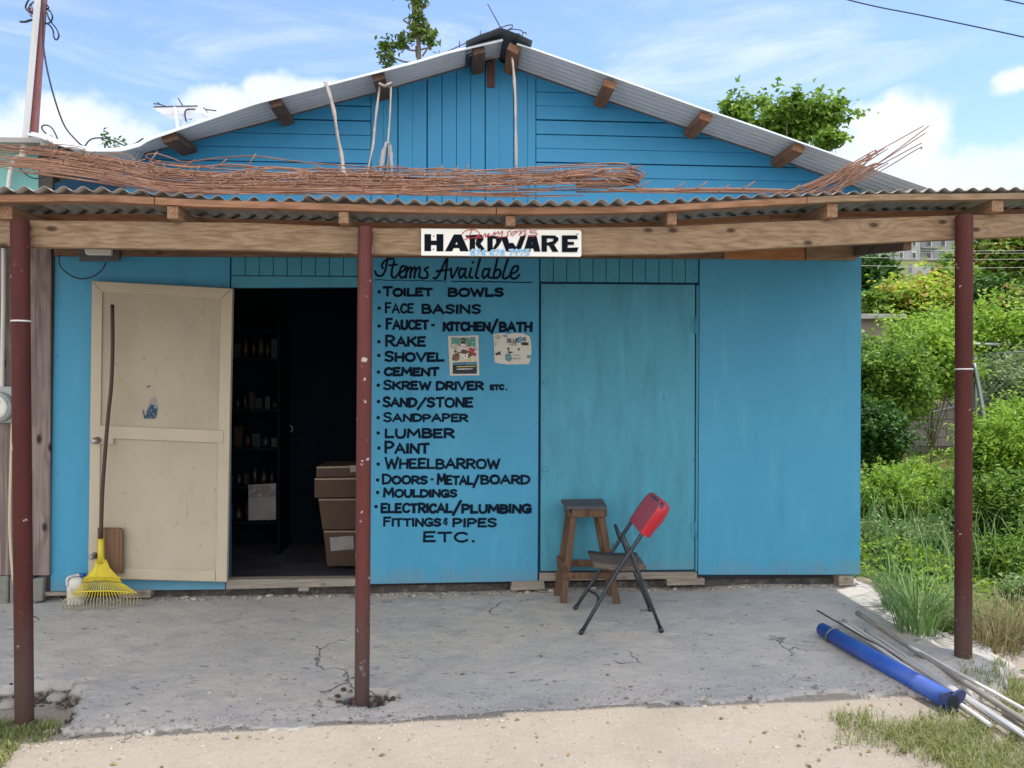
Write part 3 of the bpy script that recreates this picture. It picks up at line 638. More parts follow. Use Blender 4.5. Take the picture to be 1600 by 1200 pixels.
# open cream door, folded back flat against the wall
CD = [(143.5, 438.5), (363.5, 450.5), (354.5, 910), (137.5, 904)]
cdoor = wprism(MB(), CD, .058, .04).build('door', m_cream, shop, .003)
cdoor['label'] = 'cream panelled door swung wide open'
def quad_at(u, v):
    a = [CD[0][i] + (CD[1][i] - CD[0][i]) * u for i in (0, 1)]; b = [CD[3][i] + (CD[2][i] - CD[3][i]) * u for i in (0, 1)]
    return (a[0] + (b[0] - a[0]) * v, a[1] + (b[1] - a[1]) * v)
def cq(u0, v0, u1, v1, off, th, name, m=None, poly=None):
    pl = poly or [(u0, v0), (u1, v0), (u1, v1), (u0, v1)]
    return wprism(MB(), [quad_at(*p) for p in pl], off, th).build(name, m or m_creamtrim, cdoor, .003)
cq(0, 0, 0, 0, .068, .0095, 'door_stile', poly=[(.002, .002), (.075, .036), (.075, .998), (.002, .998)])
cq(0, 0, 0, 0, .0685, .01, 'door_rail', poly=[(.004, .001), (.996, .001), (.915, .036), (.078, .036)])
cq(0, 0, 0, 0, .068, .0095, 'door_stile', poly=[(.918, .036), (.998, .002), (.998, .998), (.918, .998)])
cq(.02, .485, .955, .527, .074, .0155, 'door_rail')
cq(.078, .962, .915, .998, .068, .0095, 'door_rail')
wprism(MB(), [(146, 682), (177, 682.5), (177, 694), (146, 694)], .072, .008).build('lock_plate', m_creamtrim, cdoor, .002)
for x, y, r in ((152, 688, .022), (148, 868, .019)):
    k = MB(); c = W(x, y, .07); k.tube([c, c + WN * .02, c + WN * .03, c + WN * .05, c + WN * .062], [r * 1.25, r * .9, r * .95, r, r * .55], 16).build('door_knob', m_silver, cdoor)
st = wprism(MB(), [(225, 655), (229, 640), (236, 622), (243, 619), (247, 634), (245, 652), (240, 655)], .0595, .001).build('torn_sticker', m_paper, cdoor)
m_ink = mat('sticker_ink', (.02, .05, .09), [((.2, .35, .5), 40, (1, 1, 1), .5, .6, .8)])
wprism(MB(), [(228, 650), (231, 638), (236, 632), (246, 634), (245, 648), (240, 652)], .0605, .001).build('sticker_print', m_ink, st); wprism(MB(), [(228, 604), (233, 602), (236, 603), (230, 607)], .0605, .002).build('paint_chip', m_ink, cdoor)
wprism(MB(), [(222, 641), (224, 640), (227, 650), (243, 651), (242, 654), (225, 654)], .0612, .001).build('sticker_print', m_ink, st)

nails([(837.5, y) for y in (455, 540, 590, 660, 745, 850)] + [(x, 904) for x in (620, 690, 770)], .004, listp)
nails([(1097, y) for y in (430, 520, 610, 700, 800, 880)] + [(1341, y) for y in (430, 530, 640, 735, 850)] + [(1150, 893), (1230, 893), (1290, 893)] + [(1190, y) for y in (470, 620, 780)], .0045, bpy.data.objects['wall_panel.001'])
nails([(90, y) for y in (455, 560, 640, 740, 860)], .0005, bpy.data.objects['wall_panel'])
# roof sheets
OV = .42
GEL = [(40, 205), (65, 210), (92, 222), (140, 231), (190, 231), (222, 222), (232, 214), (400, 157), (510, 129), (560, 116), (615, 102), (650, 93), (700, 78), (786, 58)]
GER = [(808, 64), (831, 71), (965, 118), (1097, 165), (1200, 200), (1340, 250), (1440, 285), (1500, 306)]
EL = [waz(W(x, y, OV)) for x, y in GEL]; ER = [waz(W(x, y, OV)) for x, y in GER]
ap = waz(W(778, 94))[0]; WLl = [p for p in WL if p[0] < ap - .02] + [(ap, waz(W(776, 93))[1])]; WLr = [(ap, waz(W(790, 103))[1])] + [p for p in WL if p[0] > ap + .1]
def roof(E, Wl, a0, a1, n, depth, pitch=.062, amp=.0085):
    A = np.linspace(a0, a1, n); ds = np.arange(0, depth + OV, pitch / 7); P = []
    for a in A:
        ze = interp(E, a); zw = interp(Wl, a)
        if a < waz(W(225, 240))[0] : zw = ze + .0
        row = []
        for d in ds:
            t = min(1, d / OV); z = ze + (zw + .012 - ze) * t if d < OV else zw + .012
            if d < .055: z -= .036 * (1 - d / .055)
            row.append(wpt(a, z + amp * math.sin(d / pitch * 6.2832) + .010, OV - d))
        P.append(row)
    return MB().grid(P)
rl = roof(EL, WLl, EL[0][0], EL[-1][0], 70, 6.3).build('roof_sheet', m_zinc, shop, solid=.0015)
rr = roof(ER, WLr, ER[0][0], ER[-1][0], 50, 6.3).build('roof_sheet', m_zinc, shop, solid=.0015)
# ridge cap
rc = MB(); rows = []
for px, py in ((728, 60 + 8), (752, 57), (783, 47), (812, 58), (832, 67.5)):
    a, z = waz(W(px, py, OV + .02)); rows.append([wpt(a, z + .012, OV + .03 - d) for d in np.linspace(0, 6.6, 8)])
rc.grid(rows, False).build('ridge_cap', mat('dark_ridge_cap', (.13, .15, .17), rough=.5, metal=.3), shop, solid=.002)
for (px, py, m_, w_) in ((296, 228, m_outl, .105), (450, 189, m_outl, .085), (600, 150, m_outl, .085), (746, 107, m_outl, .085), (797, 111, m_outr, .085), (937, 161, m_outr, .085), (1077, 208, m_outr, .085), (1213, 253, m_outr, .085)):
    a, z = waz(W(px, py)); s_ = (zW(a + .05) - zW(a - .05)) / .1; ex = (WA + UP * s_).normalized(); ez = ex.cross(-WN); ez = ez if ez.z > 0 else -ez
    zc = interp(EL if px < 780 else ER, a); 
    c0 = wpt(a, min(zW(a), zc) - .034, .385); c1 = wpt(a, zW(a) - .034, -.3); dd = (c0 - c1).normalized()
    MB().box((c0 + c1) / 2, (ex, dd, ez), (w_ / 2, (c0 - c1).length / 2, .026)).build('roof_timber', m_, shop, .004)
MB().box(wpt(waz(W(767, 118))[0], waz(W(767, 117))[1], .012), (WA, WN, UP), (.026, .012, .095)).build('ridge_board', mat('red_brown_board', (.13, .045, .03), rough=.7), shop, .003)
MB().box(wpt(ap, zW(ap) - .14, -BK / 2), (WA, WN, UP), (.025, BK / 2 - .05, .06)).build('ridge_beam', m_outl, shop)
# ledger boards on the wall under the awning
def led(pxs, m, off=.045, th=.04): wprism(MB(), pxs, off, th).build('ledger_board', m, shop, .004)
led([(84, 372), (620, 375), (620, 401.5), (84, 399.5)], m_ledger)
led([(621, 375), (1131, 378), (1131, 404), (621, 401.5)], m_ledger, .043)
led([(1132, 376), (1258, 377), (1258, 406), (1132, 404)], m_ledger2, .05)
led([(1260, 377), (1338, 377), (1338, 406), (1260, 406)], m_beam, .06)

# painted list on the centre panel
LO = .0055
def line(words, bullet=None):
    off = LO
    for t, x0, x1, yt, yb, w, cap in words:
        mb = MB(); w *= 1.13; off = word(mb, t, x0 + w / 2, x1 - w / 2, yt + w / 2, yb - w / 2, w, W, off, cap); mb.build('painted_word' if len(t) > 1 else 'painted_mark', m_letter, listp, norm=False)
    if bullet:
        mb = MB(); c = W(bullet[0], bullet[1], LO); b = len(mb.v); r = bullet[2] if len(bullet) > 2 else .0132
        mb.v += [c + WA * r * math.cos(t) * random.uniform(.9, 1.1) + UP * r * math.sin(t) * random.uniform(.9, 1.1) for t in np.linspace(0, 6.283, 13)[:-1]]; mb.face(range(b, b + 12))
        mb.build('painted_bullet', m_letter, listp, norm=False)
T = 3.7
line([('TOILET', 597, 677, 449, 464, T, True), ('BOWLS', 699, 788, 449, 464.5, T, False)], (592.5, 456))
line([('FACE', 601, 647, 474, 490, 2.9, True), ('BASINS', 658, 752, 475, 491, 3.4, False)], (592.5, 481.5))
line([('FAUCET', 602, 671, 499, 516, T, True), ('-', 673, 680, 500, 517, 3.2, False), ('KITCHEN', 691, 767, 502, 518.5, T, False), ('/', 766, 779, 500, 518, T, False), ('BATH', 779, 832.5, 502.5, 519.5, T, False)], (592.5, 509.5))
line([('RAKE', 601, 666, 525, 542.5, T, True)], (592, 534))
line([('SHOVEL', 600, 695, 550, 566, T, True)], (592, 555.5))
line([('CEMENT', 599, 687, 573.5, 588.5, T, False)], (591.5, 581.5))
line([('SKREW', 598, 674, 595, 610, 3.5, True), ('DRIVER', 680, 756.5, 595, 610.5, 3.5, False), ('ETC', 765, 788, 600, 610, 2.6, False), ('.', 790, 793, 600, 610, 2.4, False)], (591, 602))
line([('SAND', 597, 652, 621, 637, 3.5, True), ('/', 651, 667, 621.5, 638, 3.3, False), ('STONE', 666, 740, 620.5, 637.5, 3.5, False)], (591.5, 627.5))
line([('SANDPAPER', 598, 732, 646, 660, 3.2, True)], (591, 652.5))
line([('LUMBER', 600, 711, 669, 685.5, T, False)], (591, 676.5))
line([('PAINT', 600, 672, 692, 709.5, T, True)], (592, 700))
line([('WHEELBARROW', 600, 782, 716, 733.5, 3.4, True)], (591, 725))
line([('DOORS', 596, 669, 742.5, 757.5, 3.5, True), ('-', 672, 678, 741, 757, 3.2, False), ('METAL', 682, 740, 742.5, 758.5, 3.4, True), ('/', 738, 749, 743, 760, 3.6, False), ('BOARD', 750, 829, 741.5, 757.5, 3.4, False)], (590, 750))
line([('MOULDINGS', 598, 715, 764, 778, 3.3, True)], (590, 769.5))
line([('ELECTRICAL', 594, 708, 785.5, 802.5, T, False), ('/', 706, 722, 783.5, 803, T, False), ('PLUMBING', 720, 831, 787, 803, T, False)], (587.5, 791.5))
line([('FITTINGS', 598, 690, 809, 823.5, 3.3, True), ('&', 692, 701, 810, 820, 1.6, False), ('PIPES', 706, 777, 809, 824.5, 3.3, False)])
line([('ETC', 660, 732, 830, 848, 3.4, False), ('.', 736, 743, 830, 848, 3.4, False)])
SC = [[(85, 180), (100, 213), (140, 218), (168, 180), (183, 112), (190, 72)], [(150, 158), (143, 130), (165, 95), (200, 80), (240, 76)], [(245, 95), (226, 175), (226, 222), (250, 234), (292, 190)], [(205, 132), (268, 124)],
      [(290, 195), (330, 170), (335, 142), (310, 140), (290, 190), (302, 234), (342, 218)], [(352, 142), (342, 236)], [(345, 192), (375, 150), (387, 160), (377, 236)], [(380, 192), (410, 150), (422, 165), (412, 236)], [(415, 192), (448, 148), (460, 165), (452, 222), (472, 234)],
      [(528, 148), (500, 166), (524, 200), (514, 234), (478, 240)], [(572, 238), (606, 226), (684, 72)], [(690, 72), (668, 248)], [(598, 182), (702, 168)], [(718, 155), (727, 234), (778, 148)],
      [(836, 165), (800, 160), (785, 200), (797, 236), (830, 198), (842, 158)], [(840, 158), (832, 222), (852, 236)], [(888, 155), (872, 222), (898, 236)], [(962, 72), (925, 218), (948, 238)],
      [(1036, 165), (996, 165), (980, 205), (992, 238), (1026, 205), (1042, 160)], [(1040, 160), (1030, 225), (1054, 236)], [(1106, 72), (1070, 238)], [(1075, 192), (1110, 165), (1132, 185), (1115, 230), (1075, 238)],
      [(1192, 80), (1150, 222), (1178, 240), (1212, 214)], [(1215, 205), (1265, 182), (1277, 142), (1242, 145), (1215, 200), (1227, 240), (1267, 236), (1288, 208)]]
mb = MB(); off = LO
for s in SC:
    off += .00012; pts = [(570 + x / 5.333, 390 + y / 5.333) for x, y in s]
    stroke2(mb, cm2(pts) if len(s) > 2 else pts, 3.4, W, off)
c = (570 + 900 / 5.333, 390 + 108 / 5.333); stroke2(mb, [(c[0] - .6, c[1]), (c[0] + .8, c[1] - .4)], 3.2, W, off + .0002)
xs_ = np.linspace(585, 831, 60); stroke2(mb, [(x, 437.5 + (x - 585) * .016 + math.sin(x * 1.3) * .5) for x in xs_ if x < 700], 1.1, W, off + .0003)
stroke2(mb, [(x, 437.5 + (x - 585) * .016 + math.sin(x * 1.1) * .4) for x in xs_ if x > 704], 1.5, W, off + .0004)
mb.build('painted_heading', m_letter, listp, norm=False)
# ------------------------------------------------------------------ the awning
awn = thing('awning', 'timber awning with corrugated sheets on three dark red posts in front of the shop', 'awning', (0, YB, 0))
ZY = (0, 1, 0)
def beamtop(px): return interp([(-400, 341), (0, 344), (400, 348.5), (600, 357), (900, 356), (1050, 354), (1200, 347), (1480, 337), (1600, 334), (1900, 326)], px)
def beambot(px): return interp([(-400, 384), (0, 385.5), (400, 391), (600, 398), (900, 398), (1050, 397), (1200, 388), (1480, 374.5), (1600, 369), (1900, 359)], px)
bm_ = MB(); P = []
for px in (-330, -160, 0, 200, 400, 520, 600, 760, 900, 1050, 1200, 1340, 1480, 1600, 1720, 1800):
    t, b = B(px, beamtop(px)), B(px, beambot(px)); P.append([t, b, b - BN * .045, t - BN * .045, t])
bm_.grid(P, False); bm_.face([0, 1, 2, 3]); n5 = len(bm_.v); bm_.face([n5 - 5, n5 - 4, n5 - 3, n5 - 2])
bm_.build('beam', m_beam, awn, .004)
EDGE = [(-360, 288), (0, 292), (150, 291), (300, 300), (450, 304), (600, 309), (800, 313), (1000, 311), (1150, 303), (1300, 295), (1400, 292), (1500, 292), (1650, 290), (1712, 289)]
FOFF = .12
EW = []                                     # awning edge: along-beam coordinate, height
for px, py in EDGE:
    p = B(px, py, FOFF); EW.append(((p - Vector((0, YB, 0))).dot(BA), p.z))
def bpt(a, z, off): p = Vector((0, YB, 0)) + BA * a + BN * off; p.z = z; return p
def backoff(a):                             # distance from the awning's front edge back to the wall
    q = Vector((0, YB, 0)) + BA * a; return max(1.2, (YW + KW * q.x - q.y) - .03)
def sheetz(a, d, D_): return interp(EW, a) - .012 + .20 * max(0, d - .55) / (D_ - .55)
a0, a1 = EW[0][0], EW[-1][0]; k = 0; a = a0
dent = lambda u, v: float(vnoise(np.array([u]), np.array([v]), 1.0, 77)[0])
PITCH = .088
while a < a1 - .2:
    w_ = min(.80, a1 - a); wsh = w_ + .06; D_ = backoff(a + w_ / 2) + FOFF; jit = random.uniform(-.035, .03); dz = .003 * (k % 2); skew = random.uniform(-.03, .03)
    P = []; 
    for aa in np.arange(a, a + wsh, PITCH / 8):
        amp = .0115; row = []
        for d in (jit + skew * (aa - a), .12, .3, .5, .8, 1.1, 1.5, D_):
            if d > D_: d = D_
            z = sheetz(aa, d, D_) + dz + amp * (.75 + .5 * dent(aa * 3.1, d * 2 + k)) * math.sin(aa / PITCH * 6.2832 + 1.1 * dent(aa * 1.3, k * 3.3)) + .016 * (dent(aa * 2.3, d * 3 + k) - .5)
            row.append(bpt(aa, z, FOFF - d))
        P.append(row)
    MB().grid(P).build('roof_sheet', m_zincold, awn, solid=.0016); a += w_; k += 1
# battens under the sheet, rafters under the battens
for d, hh in ((.035, .034), (.46, .036), (.95, .036), (1.45, .036)):
    for q in range(4):
        s0 = a0 + (a1 - a0) * q / 4; s1 = a0 + (a1 - a0) * (q + 1) / 4 - .004; P = []
        for aa in np.linspace(s0, s1, 9):
            D_ = backoff(aa) + FOFF; z1 = sheetz(aa, d, D_) - .017; z0 = z1 - hh
            P.append([bpt(aa, z1, FOFF - d), bpt(aa, z0, FOFF - d), bpt(aa, z0, FOFF - d - .055), bpt(aa, z1, FOFF - d - .055), bpt(aa, z1, FOFF - d)])
        g = MB().grid(P, False); g.face([0, 1, 2, 3]); n5 = len(g.v); g.face([n5 - 5, n5 - 4, n5 - 3, n5 - 2])
        g.build('batten', m_batten if q < 3 or d > .1 else m_beam, awn, .002)
for px, wd, o_ in ((-200, .05, .07), (12, .06, .02), (277, .052, .075), (539, .048, .075), (796, .05, .06), (1046, .052, .045), (1292, .06, .06), (1545, .07, .07), (1676, .05, .05)):
    p = B(px, beamtop(px), 0); a = (p - Vector((0, YB, 0))).dot(BA); D_ = backoff(a) + FOFF; zt = sheetz(a, .1, D_) - .017 - .036; zb = p.z + .002
    zt2 = sheetz(a, D_, D_) - .06
    dirn = -WN if px < 1400 else (-WN)
    f = bpt(a, 0, o_); L_ = (YW + KW * f.x - f.y) / SW - .055
    if px > 1380: L_ = 1.75 if px < 1600 else .75
    bk = f + dirn * L_; h = zt - zb
    x_ = BA * wd / 2; V = []; md_ = f + dirn * (.55 + o_)
    if px > 1380: zt2 = zt
    for c, zz in ((f, zt), (md_, zt), (bk, zt2)):
        V += [Vector((c.x, c.y, zz)) - x_, Vector((c.x, c.y, zz)) + x_, Vector((c.x, c.y, zz - h)) + x_, Vector((c.x, c.y, zz - h)) - x_]
    g = MB(); g.v = V
    for q in ((0, 1, 2, 3), (11, 10, 9, 8)) + tuple((b_ + i, b_ + 4 + i, b_ + 4 + (i + 1) % 4, b_ + (i + 1) % 4) for b_ in (0, 4) for i in range(4)): g.face(q)
    g.build('rafter', m_rafter, awn, .003)
# side beam from the shop corner towards the right post
MB().bar(W(1338, 392, .05), B(1418, 381, -.06), .045, .075).build('side_beam', m_ledger, awn, .004)
# posts
for (tx, ty, bx, by, r, m_, zr) in ((31, 344, 38, 1108, .0415, m_post, 498), (571, 355, 565.5, 1100, .0380, m_postmid, None), (1506.5, 337, 1505, 1016, .0445, m_post, 571)):
    t = B(tx, ty, r + .004); b = B(bx, by, r + .004); b = b + (b - t).normalized() * .06
    po = MB().tube([t, t + (b - t) * .3, t + (b - t) * .6, b], r, 20).build('post', m_, awn, .002)
    if zr:
        c = t + (b - t) * ((zr - ty) / (by - ty)); dd = (b - t).normalized()
        MB().tube([c - dd * .004, c + dd * .004], r * 1.05, 20).build('wire_band', m_pvc, po)

# ------------------------------------------------------------------ hardware sign on the beam
SO = .022
sg = thing('shop_sign', 'white board sign reading HARDWARE in heavy black letters with red script and blue phone number', 'sign', B(783, 398, SO))
wprism(MB(), [(658, 357), (906, 359.5), (908.5, 362), (908.5, 399.5), (907, 401), (658, 399)], SO, .018, B).build('board', m_white, sg, .0015)
def SP(x, y): return (640 + x / 5.714, 340 + y / 5.714)
def SL(mb, polys, off):
    for pl in polys:
        b = len(mb.v); mb.v += [B(*SP(*p), off) for p in pl]; mb.face(range(b, b + len(pl))); off += .00015
    return off
H = MB(); off = SO + .0012
off = SL(H, [[(132, 147), (192, 147), (192, 300), (132, 300)], [(240, 147), (302, 147), (302, 302), (240, 302)], [(190, 205), (242, 205), (242, 246), (190, 246)],
  [(395, 150), (450, 150), (380, 301), (316, 301)], [(395, 150), (462, 150), (528, 301), (452, 301)], [(380, 240), (460, 240), (470, 272), (362, 272)],
  [(536, 165), (585, 165), (585, 302), (536, 302)], [(500, 158), (640, 150), (655, 175), (585, 192), (500, 172)], [(600, 165), (652, 165), (662, 195), (640, 225), (600, 262), (590, 235)], [(585, 228), (625, 222), (690, 303), (628, 302)],
  [(694, 165), (742, 165), (742, 303), (694, 303)], [(694, 160), (800, 166), (800, 192), (694, 185)], [(770, 170), (815, 176), (822, 205), (800, 245), (752, 303), (735, 290), (772, 225)],
  [(815, 175), (872, 172), (912, 303), (862, 303)], [(885, 230), (905, 225), (935, 303), (885, 303)], [(905, 225), (925, 225), (978, 303), (900, 303)], [(990, 165), (1040, 160), (985, 303), (935, 303)],
  [(1060, 158), (1098, 158), (1078, 303), (1018, 303)], [(1075, 158), (1132, 158), (1168, 303), (1112, 303)], [(1070, 235), (1115, 235), (1120, 275), (1060, 275)],
  [(1178, 158), (1226, 158), (1226, 304), (1178, 304)], [(1215, 158), (1305, 160), (1305, 188), (1215, 186)], [(1290, 165), (1325, 175), (1330, 200), (1300, 235), (1225, 250), (1225, 224), (1280, 210)], [(1236, 235), (1285, 232), (1330, 305), (1275, 305)],
  [(1360, 158), (1412, 158), (1412, 307), (1360, 307)], [(1405, 158), (1495, 158), (1502, 192), (1405, 192)], [(1405, 216), (1468, 216), (1468, 243), (1405, 243)], [(1405, 270), (1508, 265), (1495, 307), (1405, 307)]], off)
H.build('painted_letters', m_black, sg, norm=False)
def SP2(x, y): return (720 + x / 12.308, 350 + y / 12.308)
RS = MB(); off = SO + .0062
for s in ([(215, 110), (180, 200), (120, 270), (75, 305)], [(20, 195), (90, 130), (200, 104), (300, 120), (355, 180), (330, 240), (220, 268), (110, 275)], [(350, 215), (310, 230), (300, 268), (345, 265), (370, 222), (372, 262), (420, 262)],
          [(420, 262), (470, 180), (480, 250), (540, 180), (545, 245), (600, 215)], [(620, 215), (650, 150), (655, 200), (720, 145), (735, 195), (800, 140), (790, 230), (730, 262), (690, 250)], [(740, 255), (860, 245), (910, 225)],
          [(960, 130), (900, 160), (905, 215), (860, 250)], [(1010, 150), (965, 180), (985, 220), (1040, 185), (1085, 140), (1010, 150)], [(1110, 130), (1160, 135), (1125, 215)], [(1125, 215), (1200, 135), (1255, 130), (1210, 225), (1265, 190)], [(1345, 95), (1340, 125)],
          [(1455, 125), (1350, 140), (1340, 165), (1450, 175), (1465, 200), (1400, 240), (1310, 235)]):
    off += .00015; stroke2(RS, cm2([SP2(*p) for p in s]), 1.25, B, off)
RS.build('red_script', m_red, sg, norm=False)
DG = {'8': [[(.5, .5), (.1, .75), (.5, 1), (.85, .78), (.5, .5), (.05, .25), (.45, 0), (.9, .25), (.5, .5)]], '7': [[(.05, .95), (.9, 1)], [(.9, 1), (.3, 0)]], '6': [[(.85, .95), (.3, .7), (.05, .3), (.4, 0), (.9, .25), (.55, .5), (.1, .3)]],
      '9': [[(.9, .8), (.5, 1), (.1, .72), (.5, .5), (.9, .8)], [(.9, .8), (.6, .3), (.3, 0)]], '5': [[(.95, 1), (.3, .98)], [(.3, .98), (.2, .6), (.7, .62), (.9, .3), (.5, 0), (.05, .08)]]}
ND = MB(); NB = MB(); off = SO + .0048
x = 195
for c in '876 678 7975':
    if c == ' ': x += 62; continue
    for s in DG[c]:
        pts = [SP2(x + p[0] * 78, 600 - p[1] * 105) for p in s]; q = cm2(pts) if len(s) > 2 else pts
        off += .0001; stroke2(NB, q, 2.9, B, off); stroke2(ND, q, 1.35, B, off + .0018)
    x += 102
NB.build('phone_number_halo', m_paleb, sg, norm=False); ND.build('phone_number', m_skyb, sg, norm=False)
for x, y in ((215, 165), (213, 283), (1497, 148)): MB().disc(B(*SP(x, y), SO + .003), BN, .0035, .003, 8).build('nail', m_steel, sg)

# ------------------------------------------------------------------ rebar on the awning
def rod(mb, px0, px1, f, Y0, Y1, r, step=60, wob=1.5):
    pts = []; n = max(3, int(abs(px1 - px0) / step)); ph = random.uniform(0, 9)
    for i in range(n + 1):
        t = i / n; px = px0 + (px1 - px0) * t; py = f(px) + math.sin(t * 7 + ph) * wob + random.uniform(-.7, .7); pts.append(D(px, py, Y0 + (Y1 - Y0) * t))
    mb.tube(catmull(pts, 2), r, 5)
top = lambda px: interp([(-60, 208), (0, 222), (100, 232), (190, 248), (280, 266), (400, 270), (520, 268), (640, 272), (760, 272), (900, 268), (1000, 274)], px)
rb = MB()
for i in range(96):
    q = random.random() ** .85
    x0 = random.choice([random.uniform(-60, 60), random.uniform(20, 320), random.uniform(150, 500)]); x1 = random.uniform(600, 1000) if random.random() < .75 else random.uniform(420, 760)
    tl = random.uniform(-7, 7)
    f = lambda px, q=q, tl=tl: tl * (px - 400) / 500 + top(px) + q * (303 - max(top(px), 262) if px > 300 else interp([(-60, 40), (100, 42), (300, 38)], px))
    Yd = 4.05 + (1 - q) * .55 + random.uniform(-.06, .1)
    rod(rb, x0, x1, f, Yd, Yd + .2 + random.uniform(-.1, .1), random.uniform(.0025, .0038), wob=random.uniform(.8, 4.2))
for i in range(130):                         # tie wires and bent ends
    px = random.uniform(60, 990); y0 = top(px) + random.uniform(-2, 26); Yd = random.uniform(4.05, 4.5); l = random.uniform(8, 24); an = random.uniform(.2, 2.6)
    dx, dy = math.cos(an) * l, -abs(math.sin(an)) * l * .55
    rb.tube(catmull([D(px, y0 + 4, Yd), D(px + dx * .5 + random.uniform(-2, 2), y0 + dy * .5, Yd - .03), D(px + dx, y0 + dy, Yd)], 3), .0028, 5)
for i in range(46):                          # loose arcs springing out of the pile
    x0 = random.uniform(40, 900); w0 = random.uniform(40, 170); y0 = top(x0 + w0 / 2) + random.uniform(0, 18); h0 = random.uniform(3, 13); Yd = random.uniform(4.05, 4.5)
    rb.tube(catmull([D(x0, y0 + 8, Yd), D(x0 + w0 * .25, y0 - h0 * .5 + random.uniform(-2, 2), Yd), D(x0 + w0 * .6, y0 - h0 + random.uniform(-2, 2), Yd - .04), D(x0 + w0 * .9, y0 - h0 * .3, Yd), D(x0 + w0, y0 + 6, Yd)], 4), .003, 5)
tag(rb.build('rebar_bundle', m_rust), 'long rusty bundle of thin rebar lying along the awning roof', 'rebar', 'rusty rebar stored on the awning')
rl_ = MB()
for s, Y in (([(1000, 279), (960, 283), (700, 272), (420, 262), (300, 258), (240, 250), (228, 243), (244, 240), (268, 247), (290, 253), (340, 247), (400, 244), (470, 253), (600, 262), (760, 266), (880, 267), (960, 263), (1002, 268), (1006, 276), (985, 283), (880, 286)], 4.62),
             ([(232, 253), (300, 262), (360, 257), (430, 264), (560, 272), (760, 274), (900, 272), (980, 270), (998, 276), (980, 281)], 4.5), ([(240, 256), (400, 268), (560, 276), (800, 277), (920, 266), (985, 264), (1006, 272), (990, 281), (930, 284)], 4.55),
             ([(228, 262), (246, 237)], 4.6), ([(275, 266), (302, 252), (303, 250)], 4.6), ([(340, 262), (355, 248)], 4.6), ([(380, 270), (400, 240)], 4.58), ([(490, 258), (520, 270)], 4.56), ([(690, 258), (692, 274)], 4.56), ([(730, 257), (732, 276)], 4.56), ([(905, 270), (950, 258)], 4.56), ([(960, 266), (1003, 259)], 4.55)):
    rl_.tube(catmull([D(x, y, Y) for x, y in s], 4), .0042, 5)
for i in range(14):
    y = random.uniform(262, 292); x0 = random.uniform(700, 860)
    rl_.tube(catmull([D(x0, y + 6, 4.35), D(x0 + 60, y + random.uniform(-4, 4), 4.4), D(960, y - random.uniform(2, 8), 4.45), D(random.uniform(985, 1006), y + 3, 4.5), D(970, y + 9, 4.5), D(900, y + 10, 4.48)], 4), .004, 5)
tag(rl_.build('rebar_cage', m_rust), 'looped rusty wire cage on top of the rebar pile, bowed against the blue gable', 'rebar', 'rusty rebar stored on the awning')
r3 = MB()
for i in range(9):
    x0 = random.uniform(940, 1010); x1 = random.uniform(1140, 1330); y = random.uniform(293, 301)
    rod(r3, x0, x1, lambda px, y=y: y + (px - 1000) * .004, 4.2, 4.4, .0036, wob=.8)
for x, y in ((1005, 290), (1060, 292), (1095, 291), (1130, 296), (1170, 290), (1240, 296)):
    r3.tube([D(x - 14, y + 7, 4.25), D(x, y, 4.25), D(x + 10, y - 7, 4.25)], .0036, 5)
tag(r3.build('rebar_rods', m_rust), 'few straight thin rods lying flat on the right half of the awning roof', 'rebar', 'rusty rebar stored on the awning')
r2 = MB()
for i in range(26):
    x0 = 1205 + random.uniform(0, 120); k_ = random.random(); x1 = max(x0 + 50, random.choice([1275, 1300, 1320, 1335, 1350, 1365, 1385, 1440, 1448]) + random.uniform(-14, 4)); y1 = interp([(1260, 276), (1290, 264), (1350, 243), (1385, 237), (1448, 199)], x1) + random.uniform(-6, 26)
    xm = x0 + (x1 - x0) * .5; ym = 300 + (y1 - 300) * .42 + random.uniform(-3, 4); Yd = random.uniform(4.15, 4.5)
    e = [(x1 + random.uniform(2, 7), y1 - random.uniform(-2, 3))] if random.random() < .5 else []
    r2.tube(catmull([D(x, y, Yd) for x, y in [(x0, 303), (xm, ym), (x1, y1)] + e], 4), .0032, 5)
for i in range(9):
    x0 = random.uniform(1240, 1310); y0 = interp([(1215, 298), (1350, 255)], x0) + random.uniform(-8, 8)
    r2.tube([D(x0, y0 + 6, 4.3), D(x0 + 28, y0 - 4, 4.3), D(x0 + random.uniform(50, 75), y0 - random.uniform(8, 18), 4.3)], .0038, 5)
tag(r2.build('rebar_bundle', m_rust), 'rusty rebar bundle tilting up past the right eave of the blue gable', 'rebar', 'rusty rebar stored on the awning')
r4 = MB()
for s in ([(640, 105), (700, 80), (760, 52), (788, 41), (800, 39), (799, 44), (786, 49)], [(660, 102), (720, 76), (790, 48), (812, 47), (817, 52), (814, 60)], [(690, 92), (760, 62), (800, 53), (813, 54), (806, 59)], [(718, 74), (718, 64)], [(750, 68), (751, 48)], [(786, 50), (762, 6)], [(817, 51), (822, 51), (822, 54)], [(686, 90), (686, 79)]):
    r4.tube(catmull([W(x, y, .05) for x, y in s], 4), .0042, 6)
tag(r4.build('rebar_cage', m_rebar), 'thin grey rebar loops resting on the roof ridge with one rod sticking up', 'rebar')

